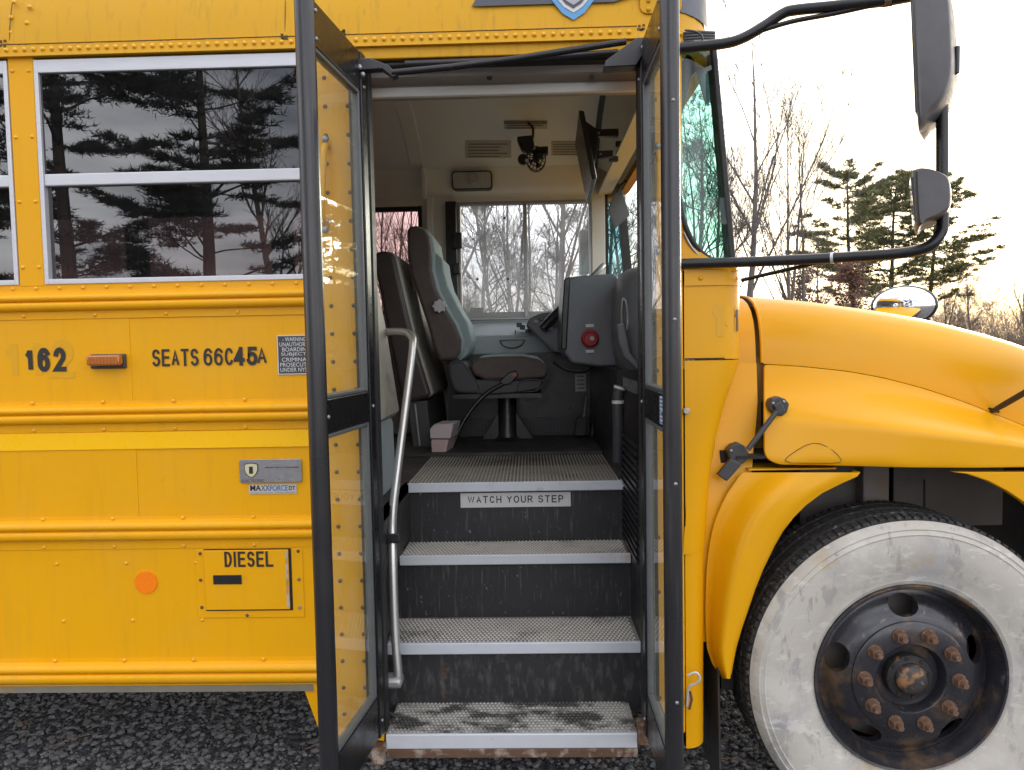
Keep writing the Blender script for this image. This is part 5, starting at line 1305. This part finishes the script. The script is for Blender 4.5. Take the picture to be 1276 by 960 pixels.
B().tube([(pc.x, 1.75, FLOOR + .022), (pc.x, 1.75, FLOOR + .04), (pc.x, 1.75, FLOOR + .12), (pc.x, 1.75, P(633, 494, 1.75).z)], [.10, .075, .055, .05], 20).obj('pedestal', 'black', ds, 40)
for sx_ in (-1, 1): B().prism([(pc.x + sx_ * .05, 1.70, FLOOR + .03), (pc.x + sx_ * .14, 1.70, FLOOR + .03), (pc.x + sx_ * .05, 1.70, FLOOR + .17)], (0, .02, 0)).obj('pedestal_fin', 'black', ds)
q = P(548, 382, Y0 - .002)
kb = B()
kb.prism([q + Vector((.034 * (1 + .13 * math.cos(8 * 2 * math.pi * k / 48)) * math.cos(2 * math.pi * k / 48), 0, .034 * (1 + .13 * math.cos(8 * 2 * math.pi * k / 48)) * math.sin(2 * math.pi * k / 48))) for k in range(48)], (0, -.028, 0)); kb.obj('lumbar_knob', 'alum_dull', ds, bevel=.003)
B().prism([P(a, c, Y0 - .03) for a, c in ((622, 476), (634, 464), (643, 462), (646, 468), (636, 479), (627, 480))], (0, .03, 0)).obj('buckle', 'black', ds, bevel=.005)
B().box(P(638, 465, Y0 - .03).x, P(644, 465, Y0 - .03).x, Y0 - .034, Y0 - .03, P(640, 469, Y0 - .03).z, P(640, 465, Y0 - .03).z).obj('release_button', 'red', ds)
B().tube(smooth_path([P(628, 478, Y0 - .015), P(607, 490, Y0 - .02), P(588, 510, Y0 - .04), P(574, 532, Y0 - .06), P(566, 552, Y0 - .07), P(562, 566, Y0 - .08)], 5), .011, 8).obj('belt', 'black', ds, 60)

# padded crash barriers
def barrier(name, label, outl, y0, y1, sidem, frontm):
    t_ = thing(name, label, 'barrier', (P(*outl[-1], y0).x, (y0 + y1) / 2, FLOOR), 'padded crash barriers')
    B().prism([P(a, c, y0) + Vector((.0, .02, 0)) for a, c in outl], (0, y1 - y0 - .04, 0)).obj('padding', frontm, t_, bevel=.025, seg=3)
    B().prism([P(a, c, y0) + Vector((-.012, 0, 0)) for a, c in outl], (0, .04, 0)).obj('end_cover', sidem, t_, bevel=.02, seg=3)
    return t_
b1 = barrier('crash_barrier', 'dark brown padded barrier standing right behind the driver seat', [(466, 322), (471, 314), (485, 312), (494, 318), (499, 340), (507, 375), (519, 425), (539, 490), (537, 496), (504, 504), (497, 470), (484, 405), (473, 350)], 1.47, 2.24, 'vinyl_brown', 'vinyl_tan')
p, q = P(512, 500, 1.50), P(539, 562, 1.50)
B().hexa([(q.x - .10, 1.50, FLOOR), (q.x, 1.50, FLOOR), (q.x, 2.24, FLOOR), (q.x - .1, 2.24, FLOOR)], [(p.x - .02, 1.50, p.z), (P(532, 500, 1.5).x, 1.50, p.z), (P(532, 500, 1.5).x, 2.24, p.z), (p.x - .02, 2.24, p.z)]).obj('lower_board', M('dark_grey_board', (.07, .072, .075), .5), b1, bevel=.004)
B().tube([P(517, 504, 1.495), P(523, 556, 1.495)], .006, 6).obj('edge_trim', 'alum_dull', b1, 60)
# near barrier: leans back, seen along its front face
t2 = thing('crash_barrier', 'worn tan padded barrier beside the steps, pale grey board below it', 'barrier', (-.56, .4, FLOOR), 'padded crash barriers')
yF = .62
A0, A1 = PX(463, P(463, 300, yF).x, 300), P(498.5, 517, yF)
A0 = P(462, 303, yF)
Tn = .095
def bar(x, z): return x
pf = [(A0.x, A0.z - .03), (lerp(A0.x, A1.x, .5) + .006, lerp(A0.z, A1.z, .5)), (A1.x, A1.z + .02), (A1.x - .01, A1.z), (A1.x - Tn, A1.z), (lerp(A0.x, A1.x, .5) - Tn, lerp(A0.z, A1.z, .5)), (A0.x - Tn, A0.z - .05), (A0.x - Tn * .6, A0.z), (A0.x - .02, A0.z)]
B().prism([(x, .06, z) for x, z in pf], (0, yF - .06, 0)).obj('padding', 'vinyl_tan', t2, bevel=.02, seg=3)
pb_ = [(.10, FLOOR + .002), (yF - .02, FLOOR + .002), (yF - .02, A1.z - .03), (yF - .05, A1.z - .003), (.10, A1.z - .003)]
B().prism([(A1.x - .02 + (z - FLOOR) * -.02, y, z) for y, z in pb_], (-.02, 0, 0)).obj('lower_board', 'board', t2, bevel=.003)
# cartons beside the barrier
def carton(label, pts, mat, y0):
    o = B().prism([P(a, c, y0) for a, c in pts], (.02, .16, 0)).obj('carton', mat, None, bevel=.003); o.location = (0, 0, 0)
    tag(o, label, 'carton'); return o
carton('small pink carton on the floor beside the driver seat, under a white one', ((537, 548), (559, 548), (555, 567), (538, 567)), 'pink', 1.30)
carton('small white carton stacked on top of a pink one beside the driver seat', ((535.5, 535), (541, 529), (565, 528), (561, 546.8), (536, 546.8)), M('pale_pink_white_card', (.58, .50, .50), .7, var=.05), 1.30)

# cables and pedals under the dash
for k, pts in enumerate((((752, 460, 1.5), (748, 480, 1.55), (753, 500, 1.6), (749, 520, 1.65)), ((760, 458, 1.4), (763, 475, 1.45), (757, 495, 1.5), (764, 518, 1.6)), ((740, 457, 1.6), (728, 463, 1.7), (706, 461, 1.8), (690, 452, 1.85)))):
    B().tube(smooth_path([P(*p) for p in pts], 5), .007, 6).obj('cable', 'dash_dark', BUS, 60)
for px in (722, 742):
    a = P(px, 532, 1.72); pd = B().hexa([a + Vector((-.03, 0, -.05)), a + Vector((.03, 0, -.05)), a + Vector((.03, .015, -.05)), a + Vector((-.03, .015, -.05))], [a + Vector((-.01, .04, .05)), a + Vector((.05, .04, .05)), a + Vector((.05, .055, .05)), a + Vector((-.01, .055, .05))]).obj('pedal', 'rubber', BUS, bevel=.004)
    B().tube([a + Vector((.02, .03, .0)), a + Vector((.05, .1, .16))], .008, 8).obj('pedal_arm', 'alum_dull', BUS, 60)
# ------------------------------------------------------------------ trees
MT['bark'] = M('grey_brown_bark', (.135, .12, .108), .9, var=.3, vs=5, stretch=(1, 1, .3))
MT['bark_dark'] = M('dark_pine_bark', (.06, .05, .042), .9, var=.3, vs=5)
MT['twig'] = M('thin_brown_twigs', (.125, .11, .10), .9, var=.3, vs=2)
MT['needle'] = M('pine_needles', (.105, .12, .052), .7, var=.45, vs=1.3)
MT['needle_dark'] = M('dark_pine_needles', (.034, .045, .03), .7, var=.5, vs=1.3)
MT['needle_olive'] = M('olive_pine_needles', (.15, .155, .065), .7, var=.45, vs=1.3)
MT['leaf_red'] = M('dry_russet_leaves', (.18, .075, .045), .8, var=.4, vs=3)
MT['brush'] = M('brown_brush', (.19, .145, .115), .9, var=.4, vs=.6)

def limb(bb, p, d, L, r0, r1, rng, wob=.12, lift=.0, seg=None):
    n = seg or max(2, min(7, int(L / .35))); pts = [p.copy()]; d = d.normalized()
    for i in range(n):
        d = (d + Vector((rng.gauss(0, wob), rng.gauss(0, wob), rng.gauss(0, wob) + lift))).normalized()
        pts.append(pts[-1] + d * (L / n))
    k = 7 if r0 > .06 else 5 if r0 > .025 else 3
    bb.tube(pts, [lerp(r0, r1, i / n) for i in range(n + 1)], k, False)
    return pts, d
def bare_tree_mesh(seed, H, r, spread=.55, stems=1, fine=4, leaves=False, wob=.10, asc=False):
    rng = random.Random(seed); tr = B(); cr = B(); lv = B()
    def grow(p, d, L, r_, depth):
        pts, dd = limb(cr, p, d, L, r_, r_ * .45, rng, wob + .04 if not asc else .06, .05)
        if leaves and depth <= 2:
            for _ in range(2):
                q = rng.choice(pts) + Vector((rng.gauss(0, .12), rng.gauss(0, .12), rng.gauss(0, .12))); a = Vector((rng.gauss(0, 1), rng.gauss(0, 1), rng.gauss(0, 1))).normalized() * .05; b_ = a.orthogonal().normalized() * .035
                lv.add([q - a, q + b_, q + a, q - b_], [(0, 1, 2, 3)])
        if depth <= 0: return
        n = rng.choice((3, 4, 4, 5) if not asc else (2, 3, 3, 4)) if depth > 1 else rng.choice((2, 3, 4) if not asc else (2, 2, 3))
        for i in range(n):
            t = rng.uniform(.25, 1.0); q = pts[min(len(pts) - 1, int(t * (len(pts) - 1)))]
            ax = dd.orthogonal().normalized(); ax = Matrix.Rotation(rng.uniform(0, 6.283), 3, dd) @ ax
            nd = (dd * math.cos(.6) + ax * spread * rng.uniform(.6, 1.3)).normalized(); nd.z += .32 if asc else .15
            grow(q, nd, L * rng.uniform(.50, .75), max(.0042, r_ * rng.uniform(.36, .52)), depth - 1)
    for s in range(stems):
        lean = Vector((rng.gauss(0, .05 + .06 * (stems > 1)), rng.gauss(0, .05 + .06 * (stems > 1)), 1))
        base = Vector((rng.gauss(0, .15 * (stems > 1)), rng.gauss(0, .15 * (stems > 1)), -.1))
        pts, d = limb(tr, base, lean, H, r, r * .12, rng, .035, .05, 12)
        for i in range(3, 13):
            for _ in range(rng.choice((1, 2, 2, 3) if not asc else (1, 2, 2)) if i > 3 else 1):
                az = rng.uniform(0, 6.283); d = Vector((math.cos(az) * spread * 1.3, math.sin(az) * spread * 1.3, rng.uniform(.5, 1.1) if not asc else rng.uniform(.9, 1.6))).normalized()
                rr = lerp(r, r * .12, i / 12)
                grow(pts[i], d, H * rng.uniform(.14, .30) * (1.25 - i / 16) * (1.55 if asc else 1), rr * rng.uniform(.35, .55), fine - 1)
    def mk(b_, name, smooth=None):
        me = bpy.data.meshes.new(name); me.from_pydata(b_.v, [], b_.f); return me
    a, c = mk(tr, 'trunk'), mk(cr, 'crown'); a.materials.append(MT['bark']); c.materials.append(MT['twig'])
    e = None
    if leaves: e = mk(lv, 'leaves'); e.materials.append(MT['leaf_red'])
    return a, c, e
def pine_mesh(seed, H, start, Rm, mat, flat=1.0, dens=1.0, nl=.20, step=1.0):
    rng = random.Random(seed); tr = B(); cr = B(); nd = B()
    pts, d = limb(tr, Vector((0, 0, -.1)), Vector((rng.gauss(0, .03), rng.gauss(0, .03), 1)), H, .017 * H, .02, rng, .02, .05, 14)
    def at(z):
        k = z / H * 14; i = max(0, min(13, int(k))); return pts[i].lerp(pts[i + 1], min(1, k - i))
    z = start * H
    while z < H * .985:
        t = (z - start * H) / (H - start * H); prof = (math.sin(math.pi * min(1, .18 + t * .80)) ** .75)
        for _ in range(rng.choice((3, 4, 5, 5))):
            az = rng.uniform(0, 6.283); L = Rm * prof * rng.uniform(.45, 1.1)
            if L < .35: L = .35
            dd = Vector((math.cos(az), math.sin(az), rng.uniform(-.10, .30) + .35 * t)); bp, e = limb(cr, at(z + rng.uniform(-.1, .1)), dd, L, .007 + .007 * L, .004, rng, .08, .03, max(4, int(L / .3)))
            n = len(bp)
            for i in range(int(n * .3), n):
                for _k in range(int(4 * dens) if i < n - 1 else int(6 * dens)):
                    a2 = az + rng.uniform(-1.3, 1.3); tl = rng.uniform(.12, .55) * (.6 + .5 * (1 - i / n)) * min(1.2, .5 + L / 3)
                    tip = bp[i] + Vector((math.cos(a2) * tl, math.sin(a2) * tl, rng.uniform(-.02, .22) * flat))
                    u = (tip - bp[i])
                    for _n in range(7):
                        q = bp[i] + u * rng.uniform(.45, 1.05)
                        w_ = (u.normalized() * .6 + Vector((rng.gauss(0, .6), rng.gauss(0, .6), rng.gauss(.25, .45)))).normalized() * nl * rng.uniform(.7, 1.2)
                        s_ = w_.cross(Vector((rng.gauss(0, 1), rng.gauss(0, 1), rng.gauss(0, 1)))).normalized() * nl * .085
                        nd.add([q - s_, q + s_, q + w_], [(0, 1, 2)])
        z += rng.uniform(.22, .42) * H / 9 * step
    def mk(b_, name, m_): me = bpy.data.meshes.new(name); me.from_pydata(b_.v, [], b_.f); me.materials.append(m_); return me
    return mk(tr, 'trunk', MT['bark_dark']), mk(cr, 'branches', MT['bark_dark']), mk(nd, 'needles', mat)
def plant(name, label, cat, meshes, loc, s=1.0, rz=0.0, group=None):
    t_ = thing(name, label, cat, loc, group); t_.scale = (s, s, s); t_.rotation_euler.z = rz
    for me, nm in meshes:
        if me is None: continue
        o = bpy.data.objects.new(nm, me); COL.objects.link(o); o.parent = t_
    return t_
def spot(px, D): d = fwd + rt * ((px - CX) / FPX); d = d / d.y; return Vector((d.x * D, D - 2.2, 0))
def bt(mesh): return ((mesh[0], 'trunk'), (mesh[1], 'crown'), (mesh[2], 'leaves'))
def pt_(mesh): return ((mesh[0], 'trunk'), (mesh[1], 'crown'), (mesh[2], 'foliage'))
T = [bare_tree_mesh(11, 8.0, .10, .52, 1, 4, asc=True), bare_tree_mesh(12, 8.5, .07, .48, 3, 4, asc=True), bare_tree_mesh(13, 7.0, .09, .75, 1, 5, wob=.16), bare_tree_mesh(14, 9.0, .11, .6, 1, 4), bare_tree_mesh(15, 4.5, .05, .6, 2, 4), bare_tree_mesh(16, 4.0, .045, .6, 2, 4, True)]
# right of the bus
plant('bare_tree', 'tall slender leafless tree just right of the windshield', 'tree', bt(T[0]), spot(940, 16), 1.0, .3, 'leafless trees right of the bus')
plant('bare_tree', 'multi-stemmed leafless tree rising above the rear of the hood', 'tree', bt(T[1]), spot(983, 17), .80, 1.2, 'leafless trees right of the bus')
plant('bare_tree', 'thin leafless tree whose trunk rises just left of the pines', 'tree', bt(T[0]), spot(1018, 24), .62, 2.5, 'leafless trees right of the bus')
plant('russet_tree', 'small tree still holding dry russet leaves above the hood', 'tree', bt(T[5]), spot(1042, 18), .80, 0.4)
plant('bare_tree', 'small leafless tree against the bright sky near the right edge', 'tree', bt(T[2]), spot(1213, 36), .80, 0.9, 'leafless trees right of the bus')
plant('bare_tree', 'leafless tree at the far right edge of the picture', 'tree', bt(T[0]), spot(1274, 34), .66, 2.9, 'leafless trees right of the bus')
plant('bare_tree', 'short leafless tree rising from the brush right of the oval mirror', 'tree', bt(T[4]), spot(1178, 38), 1.2, 1.9, 'leafless trees right of the bus')
PN = [pine_mesh(31, 8.2, .42, 2.6, MT['needle_olive'], .5, 4.6, .15, 1.2), pine_mesh(35, 8.0, .42, 2.7, MT['needle'], .5, 4.6, .15, 1.2)]
plant('pine_tree', 'tall pine with a bare lower trunk, leftmost of the pines beyond the hood', 'tree', pt_(PN[0]), spot(1066, 24), .90, .5, 'pines right of the bus')
plant('pine_tree', 'broad dark pine in the middle of the pines beyond the hood', 'tree', pt_(PN[1]), spot(1102, 25), .92, 2.1, 'pines right of the bus')
plant('pine_tree', 'pine partly hidden behind the lower side mirror, rightmost of the pines', 'tree', pt_(PN[0]), spot(1152, 26), .86, 3.6, 'pines right of the bus')
# wood behind the bus, seen through its windows
rng = random.Random(77)
WL = 'leafless tree in the wood behind the bus, seen only through its windows'
k = 0
for px in (415, 462, 488, 512, 572, 590, 606, 622, 640, 684, 706, 727, 765, 785, 856, 876, 897, 915):
    D = rng.uniform(14, 26)
    me = T[(2, 3, 1, 2, 0, 4)[k % 6]]
    wl = 'leafless tree in the wood, seen through the pink tinted window' if px < 540 else 'leafless tree in the wood, seen through the left pane of the driver window' if px < 655 else 'leafless tree in the wood, seen through the right pane of the driver window' if px < 745 else 'leafless tree in the wood, seen past the steering wheel' if px < 800 else 'leafless tree in the wood, seen through the green corner window'
    plant('bare_tree', wl, 'tree', bt(me), spot(px, D), rng.uniform(.75, 1.0), rng.uniform(0, 6.28), 'leafless wood behind the bus'); k += 1
# underbrush as a mass
bb = B(); rng = random.Random(5)
def sprig(x, y, h):
    p = Vector((x, y, -.05)); d = Vector((rng.gauss(0, .18), rng.gauss(0, .18), 1))
    pts, dd = limb(bb, p, d, h, .012, .003, rng, .10, 0, 4)
    for i in (1, 2, 3, 4):
        for _ in range(3): limb(bb, pts[i], Vector((rng.gauss(0, .7), rng.gauss(0, .7), .8)), h * rng.uniform(.2, .4), .005, .002, rng, .12, 0, 2)
for _ in range(1500): sprig(rng.uniform(-10, 8), rng.uniform(14, 24), rng.uniform(1.0, 3.0))
for _ in range(2600):
    q = spot(rng.uniform(1020, 1480), rng.uniform(34, 48)); sprig(q.x, q.y, rng.uniform(1.2, 3.8) * (1.3 if rng.random() < .12 else 1))
me = bpy.data.meshes.new('underbrush'); me.from_pydata(bb.v, [], bb.f)
tag(stuff(link('underbrush', me, 'brush')), 'tangled brown leafless brush along the edge of the wood', 'brush')
# behind the photographer: mirrored in the bus windows
PD = [pine_mesh(41, 11.0, .10, 3.4, MT['needle_dark'], .35, 7.5, .14, 1.6), pine_mesh(42, 10.0, .12, 3.2, MT['needle_dark'], .35, 7.5, .14, 1.6)]
def back(px, D): v = P(px, 300, 0); s = (D + 2.2) / 2.2; return Vector((v.x * s, -D, 0))
plant('pine_tree', 'dark spreading pine mirrored at the left of the big bus window', 'tree', pt_(PD[0]), back(90, 12.5), 1.05, .4, 'pines across from the bus, mirrored in its windows')
plant('pine_tree', 'dark spreading pine mirrored in the middle of the big bus window', 'tree', pt_(PD[1]), back(255, 13.5), 1.1, 2.4, 'pines across from the bus, mirrored in its windows')
plant('pine_tree', 'dark pine mirrored in the window pane at the left picture edge', 'tree', pt_(PD[1]), back(-110, 14), 1.1, 4.4, 'pines across from the bus, mirrored in its windows')
plant('bare_tree', 'leafless tree mirrored at the right end of the big bus window', 'tree', bt(T[3]), back(350, 15), 1.05, 1.0)
